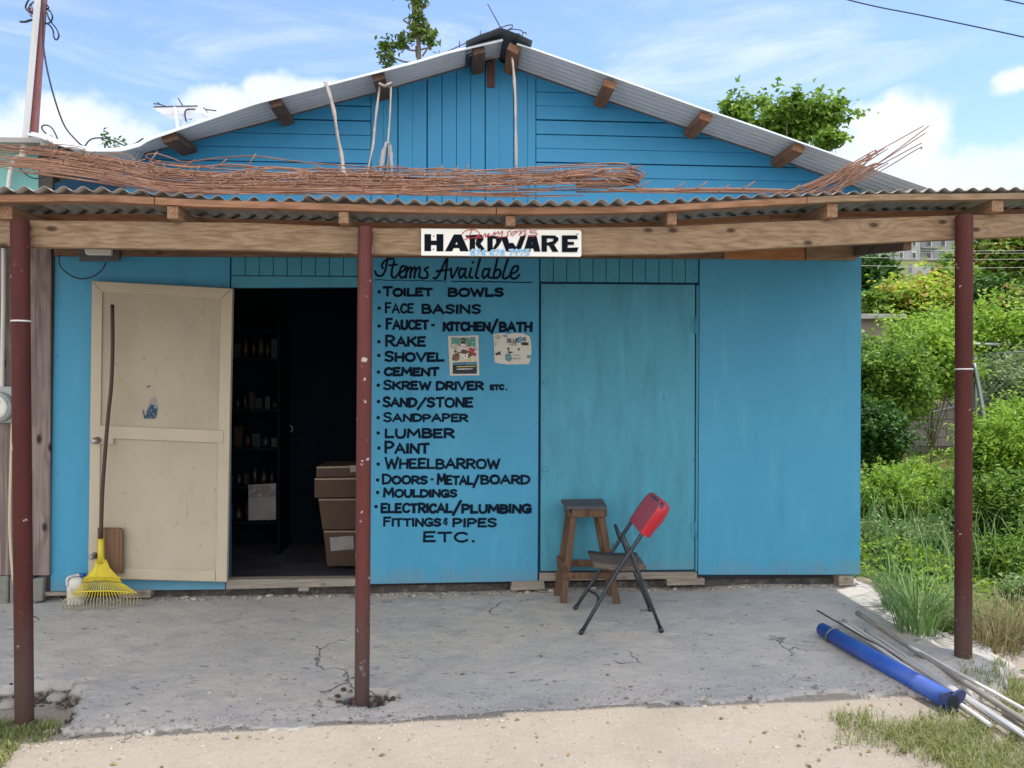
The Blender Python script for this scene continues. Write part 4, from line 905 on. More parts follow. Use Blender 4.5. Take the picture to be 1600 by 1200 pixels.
# ------------------------------------------------------------------ straps hanging from the gable
def strap(name, label, pts, w, m, Ys, group=None):
    mb = MB(); L_ = []; n = len(pts)
    for i, (x, y) in enumerate(pts):
        t = i / (n - 1); L_.append(D(x, y, Ys[0] + (Ys[1] - Ys[0]) * t))
    C = catmull(L_, 4); ph = random.random() * 6; P = []
    for i, p in enumerate(C):
        tw = math.sin(i * .35 + ph) * .7; x = Vector((math.cos(tw), math.sin(tw), 0)) * w / 2 * (1 + .18 * math.sin(i * 1.7 + ph)); P.append([p - x, p + Vector((0, -.003, 0)), p + x])
    mb.grid(P); return tag(mb.build(name, m, solid=.003), label, 'strap', group)
grp = 'cloth straps hanging from the gable eaves'
strap('cloth_strap', 'beige cloth strap hanging from the left eave, the leftmost strap', [(508, 128), (513, 140), (522, 175), (527, 210), (534, 245), (538, 276)], .024, m_strap, (5.2, 4.55), grp)
strap('cloth_strap', 'thin beige strap looped round a roof timber, left of the grey cloth strip', [(594, 132), (590, 160), (586, 195), (583, 225), (577, 255), (572, 276)], .015, m_strap, (5.2, 4.6), grp)
strap('cloth_strap', 'thin beige strap looped round a roof timber, holding the grey cloth strip', [(611, 132), (610, 165), (608, 200), (605, 235)], .011, m_strap, (5.2, 4.8), grp)
strap('cloth_strip', 'grey crumpled cloth strip on the left side of the black strip above the rebar', [(606, 222), (600, 236), (596, 255), (590, 284)], .030, m_strapg, (4.82, 4.6), grp)
strap('cloth_strap', 'long pale strap hanging beside the roof ridge on the right', [(800, 90), (802, 106), (805, 150), (806, 200), (807, 272)], .017, m_strap, (5.26, 4.6), grp)
strap('cloth_strip', 'black crumpled cloth strip hanging beside the grey one above the rebar', [(606, 224), (606, 240), (604, 258), (603, 284)], .020, m_cable, (4.81, 4.58), grp)
strap('cloth_strip', 'grey-brown cloth strip on the right side of the black strip above the rebar', [(608, 226), (611, 240), (611, 258), (611, 284)], .024, m_strapg, (4.82, 4.6), grp)
kn = MB(); kn.tube([D(593, 131, 5.19), D(601, 135, 5.1), D(611, 130, 5.19)], .011, 8); tag(kn.build('rope_loop', m_strap), 'beige rope loop wrapped round the roof timber above two thin straps', 'rope', grp)

# ------------------------------------------------------------------ things by the shop front
# rake
def RK(px, py, push=0.0): return D(px, py, 5.285 + (950 - py) / 475 * .055 - push)
rake = thing('leaf_rake', 'yellow plastic leaf rake with dark wooden handle leaning against the cream door', 'rake', RK(160, 950))
MB().tube(catmull([RK(175.5, 476), RK(176, 540), RK(174, 600), RK(169, 650), RK(164, 710), RK(160, 770), RK(157.5, 845)], 4), .0128, 10).build('handle', m_handle, rake)
hd = MB(); c0 = RK(157.5, 842); c1 = RK(158, 880); hd.tube([c0, c0 + (c1 - c0) * .5, c1], [.0165, .018, .022], 12)
f0 = [(150.5, 872), (166, 872)]; fan = []
for t, xl, xr in ((872, 150, 166), (885, 146, 172), (900, 133, 186), (908, 127, 191)):
    fan.append([RK(xl + (xr - xl) * u, t + 3 * (abs(u - .5) * 2) ** 2, .010 * math.sin(u * 3.14) + .003 * math.cos(u * 26)) for u in np.linspace(0, 1, 25)])
hd.grid(fan); hd.build('rake_head', m_yellow, rake, solid=.004)
for i in range(24):
    u = i / 23; xt = 128 + 63 * u; yt = 909 + 3 * (abs(u - .5) * 2) ** 2; xb = 99 + 121 * u; yb = 952 - 9 * u + 2.5 * math.sin(u * 3.14)
    a = RK(xt, yt, .006); b = RK(xb, yb - 12, .012); c = RK(xb, yb - 3, .02); e = RK(xb - 1, yb, .045)
    tn = MB(); tn.bar(a, a + (b - a) * .78, .0062, .005).build('tine', m_yellow, rake)
    q = MB(); q.tube([a + (b - a) * .78, b, c, e], .0032, 6).build('tine_tip', m_tip, rake)
for yy, ww in ((902, (131, 189)), (925, (116.5, 205))):
    MB().tube([RK(ww[0] + (ww[1] - ww[0]) * u, yy + 2.4 * (abs(u - .5) * 2) ** 2 - 1.5, .014) for u in np.linspace(0, 1, 14)], .0055, 6).build('cross_band', m_yellow, rake)
tag(wprism(MB(), [(152, 825), (187, 825.5), (191, 829), (192, 896), (152, 896)], .108, .026).build('board_offcut', m_patch, None, .004), 'short brown board standing behind the yellow rake against the cream door', 'board')
jug = thing('plastic_jug', 'dirty white plastic jug with blue cap behind the yellow rake', 'jug', W(122, 938, .2))
jb = MB()
for (x0, x1, y, dd) in ():
    pass
jc = W(121, 938, .066); jc.z = PZ(jc.x, jc.y) + .002
rows = []
for z, s in ((0, .9), (.012, 1), (.10, 1), (.15, .97), (.175, .80), (.19, .5)):
    rows.append([jc + WA * .062 * s * math.copysign(abs(math.cos(t)) ** .6, math.cos(t)) + WN * .05 * s * math.copysign(abs(math.sin(t)) ** .6, math.sin(t)) + UP * z for t in np.linspace(0, 6.2832, 25)])
jb.grid(rows); jb.face(range(24)); b = 25 * 5; jb.face(range(b, b + 24)); jb.build('jug_body', m_jug, jug)
jcap = jc + WA * .035 + UP * .19; MB().disc(jcap, UP, .021, .022, 14).build('cap', m_jugcap, jug)
MB().tube(catmull([jc - WA * .045 + UP * .14 + WN * .05, jc - WA * .05 + UP * .19 + WN * .03, jc + WA * .0 + UP * .203, jc + WA * .02 + UP * .195], 4), .009, 8).build('jug_handle', m_jug, jug)
# flood light
fd = thing('flood_light', 'grey flood light with pale lens hanging under the awning at the left', 'lamp', W(154, 400, .1))
wprism(MB(), [(122, 384), (186, 385), (186.5, 407), (123, 408)], .075, .028).build('housing', m_lampgrey, fd, .004)
wprism(MB(), [(130, 380), (173, 381), (173.5, 396), (171, 398.5), (135, 398), (133, 396)], .115, .036).build('lens', m_lens, fd, .006)
MB().tube(catmull([W(92.5, 398, .05), W(92.5, 408, .05), W(95, 417, .05), W(105, 427, .05), W(117, 433.5, .05), W(130, 435.5, .05), W(146, 431.5, .05), W(159, 422, .05), W(166, 410, .05)], 5), .0048, 8).build('cable', m_cable, fd)
# stool
stl = thing('wooden_stool', 'worn wooden stool with splayed legs in front of the closed blue door', 'stool', (0.53, 5.54, PZ(.53, 5.54)))
Yf, Yb_ = 5.43, 5.60
V = [D(885.5, 791, 5.40), D(948.5, 791, 5.40), D(942, 779, 5.62), D(876.5, 780, 5.62)]
MB().prism(V, (0, 0, -.026)).build('seat', m_stoolt, stl, .004)
def foot(px, py, Y): p = D(px, py, Y); p.z = SZ(p.x, p.y) - .004; return p
FL, FR = foot(880, 942, Yf), foot(964, 942, Yf); BL, BR = foot(870, 926, Yb_), foot(955, 926, Yb_)
TFL, TFR, TBL, TBR = D(897, 797, 5.45), D(938, 797, 5.45), D(890, 793, 5.58), D(930, 793, 5.58)
for f, t in ((FL, TFL), (FR, TFR), (BL, TBL), (BR, TBR)): MB().bar(f, t, .046, .042, (0, 1, 0)).build('leg', m_stoolw, stl, .004)
MB().bar(D(894, 800.5, 5.42), D(945, 800.5, 5.42), .018, .066).build('apron', m_stoolw, stl, .003)
MB().bar(D(893, 797, 5.62), D(942, 797, 5.62), .018, .066).build('apron', m_stoolw, stl, .003)
MB().bar(D(889, 800, 5.435), D(884, 797, 5.605), .018, .064).build('apron', m_stoolw, stl, .003)
MB().bar(D(946.5, 800, 5.435), D(941, 797, 5.605), .018, .064).build('apron', m_stoolw, stl, .003)
def lerp(a, b, t): return a + (b - a) * t
sx = Vector((-.028, 0, 0))
MB().bar(lerp(FL, TFL, .40) + sx, lerp(BL, TBL, .40) + sx + Vector((0, .03, 0)), .02, .06).build('stretcher', m_stoolw, stl, .003)
MB().bar(lerp(FR, TFR, .36) - sx, lerp(BR, TBR, .36) - sx, .02, .055).build('stretcher', m_stoolw, stl, .003)
MB().bar(lerp(FL, TFL, .31) + Vector((-.03, -.03, 0)), lerp(FR, TFR, .31) + Vector((.03, -.03, 0)), .02, .045).build('stretcher', m_stoolw, stl, .003)
MB().bar(lerp(BL, TBL, .36) + Vector((-.03, .03, 0)), lerp(BR, TBR, .36) + Vector((.03, .03, 0)), .02, .05).build('stretcher', m_stoolw, stl, .003)
# folding chair
CN, CF = 4.87, 5.30
ch = thing('folding_chair', 'dark metal folding chair with red plastic backrest in front of the blue door', 'chair', (.68, 5.08, PZ(.68, 5.08)))
def nx(px, py): p = D(px, py, CN); return p.x, p.z
up_ = [nx(907, 986), nx(957, 905), nx(985, 862), nx(1007, 828), nx(1024, 803), nx(1034, 790)]
lg_ = [nx(974, 838), nx(988, 868), nx(1010, 925), nx(1035, 985)]
def side(pts, Y): return [Vector((x, Y, z)) for x, z in pts]
zf = PZ(up_[0][0], CN); 
n_ = side(up_, CN); f_ = side(up_, CF); n_[0].z = PZ(n_[0].x, CN) + .002; f_[0].z = PZ(f_[0].x, CF) + .002
topc = [n_[-1], n_[-1] + Vector((.003, .03, .006)), n_[-1] + Vector((.004, .08, .008)), f_[-1] + Vector((.004, -.08, .008)), f_[-1] + Vector((.003, -.03, .006)), f_[-1]]
MB().tube(catmull(n_ + topc[1:-1] + f_[::-1], 3), .0125, 10).build('back_frame', m_steel, ch)
for Y in (CN + .022, CF - .022):
    l_ = side(lg_, Y); l_[-1].z = PZ(l_[-1].x, Y) + .002
    MB().tube(l_, .0115, 10).build('rear_leg', m_steel, ch)
    MB().tube([l_[-1] + Vector((0, 0, 0)), l_[-1] + (l_[-2] - l_[-1]).normalized() * .03], .016, 10).build('foot_cap', m_cable, ch)
for q in (n_, f_): MB().tube([q[0], q[0] + (q[1] - q[0]).normalized() * .028], .0155, 10).build('foot_cap', m_cable, ch)
def rodb(p, q, sag, r=.008, name='cross_rod'):
    m_ = (p + q) / 2 + Vector(sag); MB().tube(catmull([p, m_, q], 6), r, 8).build(name, m_steel, ch)
rodb(lerp(n_[0], n_[1], .42), lerp(f_[0], f_[1], .42), (.05, 0, .02))
rodb(side(lg_, CN)[0] + Vector((0, .03, -.005)), side(lg_, CF)[0] + Vector((0, -.03, -.005)), (-.0, 0, -.045))
rodb(lerp(side(lg_, CN)[1], side(lg_, CN)[2], .55), lerp(side(lg_, CF)[1], side(lg_, CF)[2], .55), (0, 0, 0), .009)
zs = D(960, 889, CN).z
sx0, sx1 = D(943, 889, CN).x - .06, D(1006, 889, CN).x + .02
P = []
for u in np.linspace(0, 1, 9):
    x = sx0 + (sx1 - sx0) * u; y0 = CN + .03 + .05 * (1 - u) ** 3 * 0; P.append([Vector((x, Y, zs + .006 - .012 * math.sin(u * 3.14) + .012 * (1 - u))) for Y in np.linspace(CN + .03, CF - .03, 5)])
MB().grid(P).build('seat', m_seat, ch, solid=.016)
MB().tube([Vector((sx0, CF - .03, zs + .022)), Vector(((sx0 + sx1) / 2, CF - .028, zs + .004)), Vector((sx1, CF - .03, zs + .01))], .009, 8).build('seat_rail', m_cable, ch)
MB().tube([Vector((sx0, CN + .03, zs + .008)), Vector(((sx0 + sx1) / 2, CN + .028, zs - .012)), Vector((sx1, CN + .03, zs - .006))], .008, 8).build('seat_rail', m_seat, ch)
ax = (n_[-1] - n_[3]).normalized(); bk = Vector((ax.z, 0, -ax.x))
def sec(s, k=1.0, ins=0.0):
    c0 = n_[3] + ax * s + Vector((0, ins, 0)); c1 = f_[3] + ax * s - Vector((0, ins, 0)); out = []
    for t in np.linspace(0, 1, 15): out.append(c0.lerp(c1, t) - bk * .016 * k + bk * .006 * math.sin(t * math.pi) * k + Vector((0, -.017 * k + .034 * k * t, 0)))
    for t in np.linspace(1, 0, 15): out.append(c0.lerp(c1, t) + bk * (.020 + .075 * math.sin(t * math.pi) ** .6) * k + Vector((0, -.017 * k + .034 * k * t, 0)))
    return out
Lb = (n_[-1] - n_[3]).length
secs = [sec(*q) for q in ((-.03, 1.0, 0), (.04, 1.06, 0), (Lb * .5, 1.15, 0), (Lb - .05, 1.12, .0), (Lb - .015, 1.08, .006), (Lb + .012, 1.02, .024), (Lb + .026, .9, .06), (Lb + .033, .55, .10))]
rb_ = MB().grid([s + [s[0]] for s in secs]); b = len(rb_.v) - 31; rb_.face(range(b, b + 30)); rb_.build('backrest', m_redpl, ch)
# posters
def poster(label, q, shapes, off):
    t = thing('poster', label, 'poster', W(q[0][0], q[0][1], off), 'posters on the painted list wall')
    sh_ = wprism(MB(), q, off, .0015).build('sheet', m_paper2, t); o2 = off + .0006
    for col, polys in shapes:
        ink = mat('poster_ink', col, [(tuple(min(1, c * 2.2 + .04) for c in col), 45, (1, 1, 1), .55, .62, .6), (tuple(c * .35 for c in col), 60, (1, 1, 1), .57, .64, .6)], .6)
        for pl in polys:
            mb = MB(); b = len(mb.v); mb.v += [W(680 + x / 8.889, 500 + y / 8.889, o2) for x, y in pl]; mb.face(range(b, b + len(pl))); o2 += .0001
            mb.build('print', ink, t, norm=False)
m_paper2 = mat('off_white_poster_paper', (.60, .58, .52), [((.5, .47, .4), 12, (1, 1, 1), .5, .7, .6)], .7)
def bl(cx, cy, rx, ry, n=14, j=.18): return [(cx + rx * math.cos(t) * random.uniform(1 - j, 1 + j), cy + ry * math.sin(t) * random.uniform(1 - j, 1 + j)) for t in np.linspace(0, 6.283, n + 1)[:-1]]
poster('small poster with TRUE lettering and a figure, left of the torn poster', [(700, 525), (747.5, 524), (749, 586.5), (703, 587)], [
    ((.10, .26, .22), [[(222, 238), (560, 235), (563, 372), (225, 375)]]), ((.45, .40, .33), [bl(270, 375, 60, 40), bl(520, 400, 60, 40)]),
    ((.15, .07, .035), [bl(285, 520, 55, 55), bl(420, 470, 120, 45), bl(282, 436, 22, 22)]), ((.35, .03, .05), [bl(510, 420, 40, 32), bl(545, 480, 25, 25)]),
    ((.012, .012, .014), [bl(390, 282, 26, 34, 12, .08), [(365, 300), (415, 300), (420, 330), (362, 330)], bl(395, 415, 45, 22)]), ((.58, .42, .44), [[(360, 330), (428, 330), (458, 400), (440, 415), (345, 415), (335, 395)]]), ((.22, .1, .06), [bl(392, 285, 14, 19, 10, .05)]),
    ((.02, .02, .02), [[(322, 470), (470, 450), (480, 530), (345, 545)]]), ((.55, .42, .03), [[(345, 540), (555, 535), (555, 572), (352, 578)]]),
    ((.05, .17, .24), [[(245, 590), (575, 580), (578, 625), (245, 628)]]), ((.008, .013, .024), [[(243, 625), (577, 622), (578, 745), (243, 748)]]), ((.45, .40, .08), [[(300, 642), (555, 636), (555, 650), (300, 656)]]), ((.4, .4, .42), [[(300, 676), (520, 670), (520, 684), (300, 690)], [(262, 236), (522, 236), (522, 246), (262, 246)]])], .008)
tt = MB(); word(tt, 'TRUE', 717.5, 732, 553, 560, 1.5, W, .0125, False); word(tt, 'RELEASE', 719.5, 741.5, 561.2, 564.2, .8, W, .0127, False)
tt.build('poster_lettering', m_white, bpy.data.objects['poster'], norm=False)
tq = [(771, 522), (783, 520.5), (796, 522), (800, 520.5), (816, 520.5), (827, 525), (829.5, 533), (830.5, 548), (829, 562), (826, 569), (795, 569.5), (780, 568), (773, 566), (772, 545)]
poster('torn white poster reading BLUE with scribbled print, right of the small poster', tq, [
    ((.10, .28, .45), [bl(970, 222, 40, 16), bl(1180, 270, 50, 40)]), ((.40, .36, .24), [bl(870, 240, 45, 32), bl(835, 320, 14, 40), bl(1090, 340, 60, 20)]), ((.10, .25, .28), [bl(1020, 520, 50, 55), bl(1300, 510, 30, 25)]),
    ((.02, .02, .025), [bl(1243, 265, 22, 28, 10, .1), bl(1243, 330, 58, 25), [(830, 460), (870, 450), (900, 430), (915, 490), (880, 480), (850, 495)], bl(1040, 450, 40, 16, 10, .4), [(1000, 385), (1030, 380), (1030, 420), (1010, 425)], [(1140, 400), (1175, 385), (1165, 435)]]),
    ((.33, .34, .36), [bl(1243, 262, 9, 14, 8, .05), [(1075, 480), (1180, 478), (1180, 496), (1075, 498)], [(1075, 520), (1190, 518), (1190, 550), (1075, 552)]])], .008)
tt = MB(); word(tt, 'BLUE', 793, 810.5, 529, 535, 1.0, W, .0122, False)
tt.build('poster_lettering', m_black, bpy.data.objects['poster.001'], norm=False)

# ------------------------------------------------------------------ inside the shop
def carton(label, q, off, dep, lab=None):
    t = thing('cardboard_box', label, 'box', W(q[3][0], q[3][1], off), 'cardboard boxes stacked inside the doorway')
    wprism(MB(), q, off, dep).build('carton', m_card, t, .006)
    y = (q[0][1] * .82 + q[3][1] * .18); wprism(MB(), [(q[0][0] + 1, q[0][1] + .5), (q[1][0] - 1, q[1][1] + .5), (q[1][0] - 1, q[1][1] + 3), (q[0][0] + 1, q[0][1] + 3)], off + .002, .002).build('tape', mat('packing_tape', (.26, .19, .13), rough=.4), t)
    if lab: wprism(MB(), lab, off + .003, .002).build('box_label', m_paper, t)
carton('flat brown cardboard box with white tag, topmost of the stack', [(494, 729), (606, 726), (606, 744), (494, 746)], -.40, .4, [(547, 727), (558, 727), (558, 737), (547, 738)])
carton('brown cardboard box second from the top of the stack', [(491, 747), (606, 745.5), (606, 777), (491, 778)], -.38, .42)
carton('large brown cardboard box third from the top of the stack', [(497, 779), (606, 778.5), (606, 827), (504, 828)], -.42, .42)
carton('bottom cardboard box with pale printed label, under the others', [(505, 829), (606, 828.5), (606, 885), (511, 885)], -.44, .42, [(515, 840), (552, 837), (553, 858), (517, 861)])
sf = thing('goods_shelf', 'dark shelf unit of small goods inside the doorway at the left', 'shelf', W(400, 880, -1.2))
for y in (515, 560, 640, 700, 760, 815, 872):
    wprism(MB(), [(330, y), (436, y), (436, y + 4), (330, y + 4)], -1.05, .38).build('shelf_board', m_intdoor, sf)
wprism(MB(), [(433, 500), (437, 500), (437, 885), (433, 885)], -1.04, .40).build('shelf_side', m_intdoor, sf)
gcols = [(.018, .022, .026), (.024, .018, .015), (.011, .018, .022), (.03, .03, .03), (.03, .015, .012), (.012, .024, .02)]
gm = [mat('package', c, [(tuple(x * 2 for x in c), 30, (1, 1, 1), .55, .65, .7)], .4) for c in gcols]
for y in (560, 640, 700, 760, 815):
    x = 352
    while x < 428:
        w_ = random.uniform(7, 13); h = random.uniform(16, 36); mb = MB()
        if random.random() < .5: wprism(mb, [(x, y - h), (x + w_, y - h), (x + w_, y), (x, y)], -1.15, .1)
        else: c = W(x + w_ / 2, y, -1.2); r = w_ * .0026; hh = h * .0052; mb.tube([c, c + UP * hh * .75, c + UP * hh * .82, c + UP * hh], [r, r, r * .45, r * .45], 12)
        tag(mb.build('packaged_goods', random.choice(gm)), 'small packaged goods standing on the dark shelf inside the shop', 'goods', 'goods on the shelf inside'); x += w_ + random.uniform(1, 5)
ps = thing('notice_sheet', 'pale paper notice hanging on the shelf inside the dark doorway', 'notice', W(410, 812, -1.0))
wprism(MB(), [(388, 758), (431, 755), (431, 812), (388, 813)], -1.02, .003).build('sheet', m_paper, ps)
wprism(MB(), [(389, 760), (430, 757), (430, 776), (389, 778)], -1.015, .002).build('print', mat('faded_print', (.2, .17, .18), [((.4, .36, .36), 25, (1, 1, 1), .5, .6, .7)], .7), ps)
# ------------------------------------------------------------------ neighbouring building at the left
nb = thing('neighbouring_shop', 'weathered timber building with teal upper wall joined to the left of the blue shop', 'building', W(30, 920, .05))
NO = .02
for i, (x0, x1) in enumerate(((-420, -200), (-199, 46), (47.5, 79.5))):
    wprism(MB(), [(x0, 380), (x1, 380), (x1 - 2.5, 899), (x0 - 2.5, 899)], NO + .004 * i, .025).build('plywood_sheet', m_grey, nb, .002)
wprism(MB(), [(79.8, 385), (84.5, 385), (77, 925), (74, 925)], .012, .05).build('corner_post', mat('dark_corner_board', (.05, .025, .02), rough=.8), nb)
for x0, x1, y0, y1 in ((-420, 13, 900, 990), (14.5, 50, 901, 985), (-420, 60, 965, 1010)):
    wprism(MB(), [(x0, y0), (x1, y0), (x1 - 2, y1), (x0, y1)], NO - .01 + random.uniform(0, .02), .18).build('foundation_block', m_block, nb, .01)
wprism(MB(), [(49, 905), (68, 904), (66, 940), (48, 942)], NO + .03, .18).build('foundation_block', m_block, nb, .012)
wprism(MB(), [(-420, 219), (60, 222), (60, 384), (-420, 384)], NO - .03, .14).build('teal_wall', m_teal, nb, .004)
wprism(MB(), [(-420, 385), (79, 385), (79, 378), (60, 378), (-420, 378)], NO - .02, .02).build('flashing', m_dark, nb)
wprism(MB(), [(60.5, 232), (82, 236), (82, 384), (60.5, 384)], -.02, .1).build('inner_return', mat('dull_timber', (.09, .075, .065), rough=.9), nb)
rs = MB(); rs.prism([W(x, y, .16) for x, y in ((-420, 209), (54, 214.5), (62, 216), (62, 223), (54, 223), (-420, 218))], -WN * 4.2); rs.build('roof_slab', m_slab, nb, .004)
sc_ = MB(); wprism(sc_, [(62, 210), (81, 211), (90, 222), (92, 232), (62, 226)], .2, .5).build('roof_flashing', m_slab, nb, .004)
# conduits
def pipe(name, label, pts, r, m, cat='conduit', group=None, k=4, n=10): return tag(MB().tube(catmull(pts, k) if len(pts) > 2 else pts, r, n).build(name, m), label, cat, group)
pipe('conduit', 'white plastic conduit running down the plywood wall to the electric meter', [W(6, 384, .05), W(5.5, 470, .05), W(4, 545, .05), W(3, 616, .05)], .0135, m_pvc)
pipe('conduit', 'curved grey conduit on the teal wall beside the mast', [W(31, 244, .05), W(24, 248, .05), W(18, 262, .05), W(14, 285, .05), W(11, 330, .05), W(9, 378, .05)], .016, m_pvc)
pipe('electric_cable', 'cream cable running down the plywood wall behind the left red post', [W(22, 560, .05), W(20, 640, .05), W(18, 700, .05), W(15.5, 800, .05), W(17, 860, .05), W(22, 915, .05)], .010, m_pvccream, 'cable')
mt = thing('electric_meter', 'round grey electric meter on the plywood wall behind the left post', 'meter', W(0, 634, .06))
wprism(MB(), [(-22, 604), (18, 604), (22, 610), (22, 655), (16, 661), (-22, 661)], .07, .048).build('case', m_meter, mt, .008)
c = W(-1, 636, .07); MB().tube([c, c + WN * .03, c + WN * .05], [.106, .106, .098], 28).build('meter_rim', m_meter, mt)
MB().tube([c + WN * .05, c + WN * .062, c + WN * .068], [.088, .086, .07], 28).build('dial', m_meterf, mt)
MB().box(c + WN * .0695 + UP * .034 + WA * .012, (WA, WN, UP), (.030, .002, .014)).build('display', m_pane, mt)
# mast with conduit and cables
ms_ = thing('service_mast', 'leaning rusty red mast with white conduit on the neighbouring roof', 'mast', W(50, 222, .1))
MB().bar(W(49.5, 226, .05), W(68.5, -60, .05), .056, .056).build('mast_tube', m_mast, ms_, .003)
MB().tube([W(34, 250, .1), W(41, 205, .1), W(51, 90, .1), W(58, 10, .1), W(62, -60, .1)], .020, 12).build('conduit', m_pvc, ms_)
for py, dx in ((238, 0), (243, 0), (248, 0)):
    c = W(36, py, .1); MB().tube([c - UP * .006, c + UP * .006], .024, 12).build('conduit_clamp', m_white, ms_)
def tc_(pts, r=.0055, name='cable', m=m_cable, off=.03, k=5): MB().tube(catmull([W(x, y, off + .015 * math.sin(i * 2.1)) for i, (x, y) in enumerate(pts)], k), r, 8).build(name, m, ms_)
tc_([(66, -20), (67, 20), (67, 60), (72, 100), (84, 150), (100, 195), (118, 218), (131, 230)], .006, off=.13)
tc_([(74, 8), (76, 12), (74, 15), (79, 18), (82, 26), (80, 33), (74, 37), (71, 36)], .0055)
tc_([(74, 20), (76, 28), (82, 37), (89, 46), (92, 55), (90, 61), (87, 62), (84, 57), (83, 48), (78, 40), (72, 36)], .0055)
tc_([(47, -4), (42, 5), (40, 12), (44, 17), (50, 19), (63, 20)], .006); tc_([(54, 2), (47, 8), (46, 14), (50, 18)], .005); tc_([(32, 34), (40, 34), (48, 31.5), (56, 31)], .008)
m_pinkw = mat('faded_pink_wire', (.30, .13, .14), rough=.6)
tc_([(50, 8), (44, 12), (43, 17), (50, 12), (51, 16), (45, 20), (52, 21), (47, 24), (52, 27), (53, 30)], .004, 'wire', m_pinkw)
pipe('electric_cable', 'black cable drooping over the left eave of the shop roof', [W(131, 231, .3), W(140, 219, .3), W(152, 215.5, .3), W(168, 217, .3), W(185, 223, .3), W(197, 228, .3), W(210, 225, .3), W(224, 216, .3)], .005, m_cable, 'cable')
pipe('electric_cable', 'black cable hook curling up behind the rebar at the left', [W(72, 209, .2), W(66, 202, .2), W(66, 197, .2), W(72, 195.5, .2), W(80, 199, .2), W(87, 210, .2), W(91, 222, .2), W(92, 236, .2)], .005, m_cable, 'cable')
pipe('electric_cable', 'thin black cable looping across the teal wall into the rebar', [W(28, 244, .06), W(29, 258, .06), W(36, 268, .06), W(46, 276, .06), W(58, 279, .06), W(72, 276, .06)], .0045, m_cable, 'cable')
# solar lamp on the roof
sl = thing('solar_street_lamp', 'white solar street lamp head on a short bracket above the left roof slope', 'lamp', D(279, 195, 6.2))
YS = 6.2
MB().prism([D(237, 168, YS), D(254, 179, YS), D(312, 177.5, YS), D(322, 178.5, YS), D(309, 164, YS), D(240, 165.5, YS)], (0, .15, .012)).build('lamp_shell', m_lampw, sl, .006)
MB().prism([D(240, 165.9, YS - .004), D(308.5, 164.4, YS - .004), D(309, 166.2, YS - .004), D(239, 167.8, YS - .004)], (0, .15, .014)).build('solar_panel', m_panel, sl)
MB().prism([D(294, 169.5, YS - .003), D(305, 169.5, YS - .003), D(305.5, 171.5, YS - .003), D(293, 171.5, YS - .003)], (0, .01, 0)).build('sensor_window', m_pane, sl)
MB().bar(D(274, 168, YS - .02), D(280, 215, YS - .02), .045, .012).build('bracket', m_lampw, sl)
MB().bar(D(288, 176, YS + .05), D(288, 215, YS + .05), .02, .012).build('bracket', m_lampw, sl)
MB().tube(catmull([D(296, 170, YS - .02), D(290, 173, YS - .03), D(289, 180, YS - .03), D(291, 190, YS)], 4), .006, 8).build('cable', m_cable, sl)
tw = MB()
for s in ([(240, 162), (250, 163), (262, 167)], [(246, 160), (252, 164)], [(278.5, 153.5), (286, 166)], [(264, 182), (272, 183), (279, 190)], [(280, 178), (296, 180), (308, 182)], [(283, 184), (300, 186)], [(318, 168), (325, 177)], [(320, 171), (338, 173)], [(266, 178), (272, 184)]):
    tw.tube([D(x, y, YS + .30) for x, y in s], .0055, 6)
tag(tw.build('rebar_rods', m_rebar), 'short dark rod ends sticking out round the solar lamp on the roof', 'rebar')
# overhead lines
def line3(name, label, pts, r, Y, group=None, m=m_cable): pipe(name, label, [D(x, y, Y) for x, y in pts], r, m, 'power line', group, 6, 6)
line3('power_line', 'longer black overhead line crossing the top right of the sky', [(1100, -62), (1330, 1), (1450, 26), (1600, 58), (1800, 104)], .0055, 6.4)
line3('power_line', 'short black overhead line in the top right corner of the sky', [(1480, -18), (1572, 0), (1660, 20), (1800, 50)], .0055, 6.6)
for i, y in enumerate((389.5, 393.5, 403, 416)):
    line3('power_line', ['pale line highest of the four lines before the far flats', 'pale line second from top of the four lines before the far flats', 'pale line third from top of the four lines before the far flats', 'pale line lowest of the four lines before the far flats'][i],
          [(1200, y - 3), (1345, y - 1), (1480, y + 2), (1600, y + 2), (1900, y - 2)], .0075, 23, 'pale lines before the far flats', mat('pale_line', (.42, .43, .40), rough=.6))

# ------------------------------------------------------------------ pipes on the ground
def gp3(px, py, r, lift=0):
    z = -.06
    for _ in range(5): p = G(px, py, z + r); z = SZ(p.x, p.y)
    return Vector((p.x, p.y, z + r + lift))
bp_ = thing('blue_pipe', 'thick blue plastic pipe with navy flange lying across the apron edge', 'pipe', gp3(1390, 1040, .02))
p0, p1 = gp3(1284, 984, .043, .004), gp3(1484, 1098, .045, .012)
dr = (p1 - p0).normalized()
tb = MB(); n = 24; pr = .050
xv = dr.cross(UP).normalized(); yv = xv.cross(dr)
rg = []
for s, r in ((0, .040), (.10, .040), (.102, .046), ((p1 - p0).length, .046), ((p1 - p0).length - .001, .041), ((p1 - p0).length - .3, .041)):
    rg.append([p0 + dr * s + (xv * math.cos(t) + yv * math.sin(t)) * r for t in np.linspace(0, 6.2832, n + 1)])
tb.grid(rg); tb.face(range(n)); b = (n + 1) * 5; tb.face(range(b, b + n)); tb.build('pipe_body', m_pipe, bp_)
for t in np.linspace(0, 6.283, 1): pass
wr = MB(); wr.tube([p0 + dr * (.105 + .012 * math.sin(t * 1)) + (xv * math.cos(t) + yv * math.sin(t)) * .0490 for t in np.linspace(0, 12.57, 40)], .0045, 6); wr.build('wire_tie', m_wire, bp_)
h_ = MB(); h_.disc(p0 - dr * .002 + xv * -.0 , dr, .030, .003, 18); h_.build('end_hole', m_dark, bp_)
fl_ = MB(); pts = []
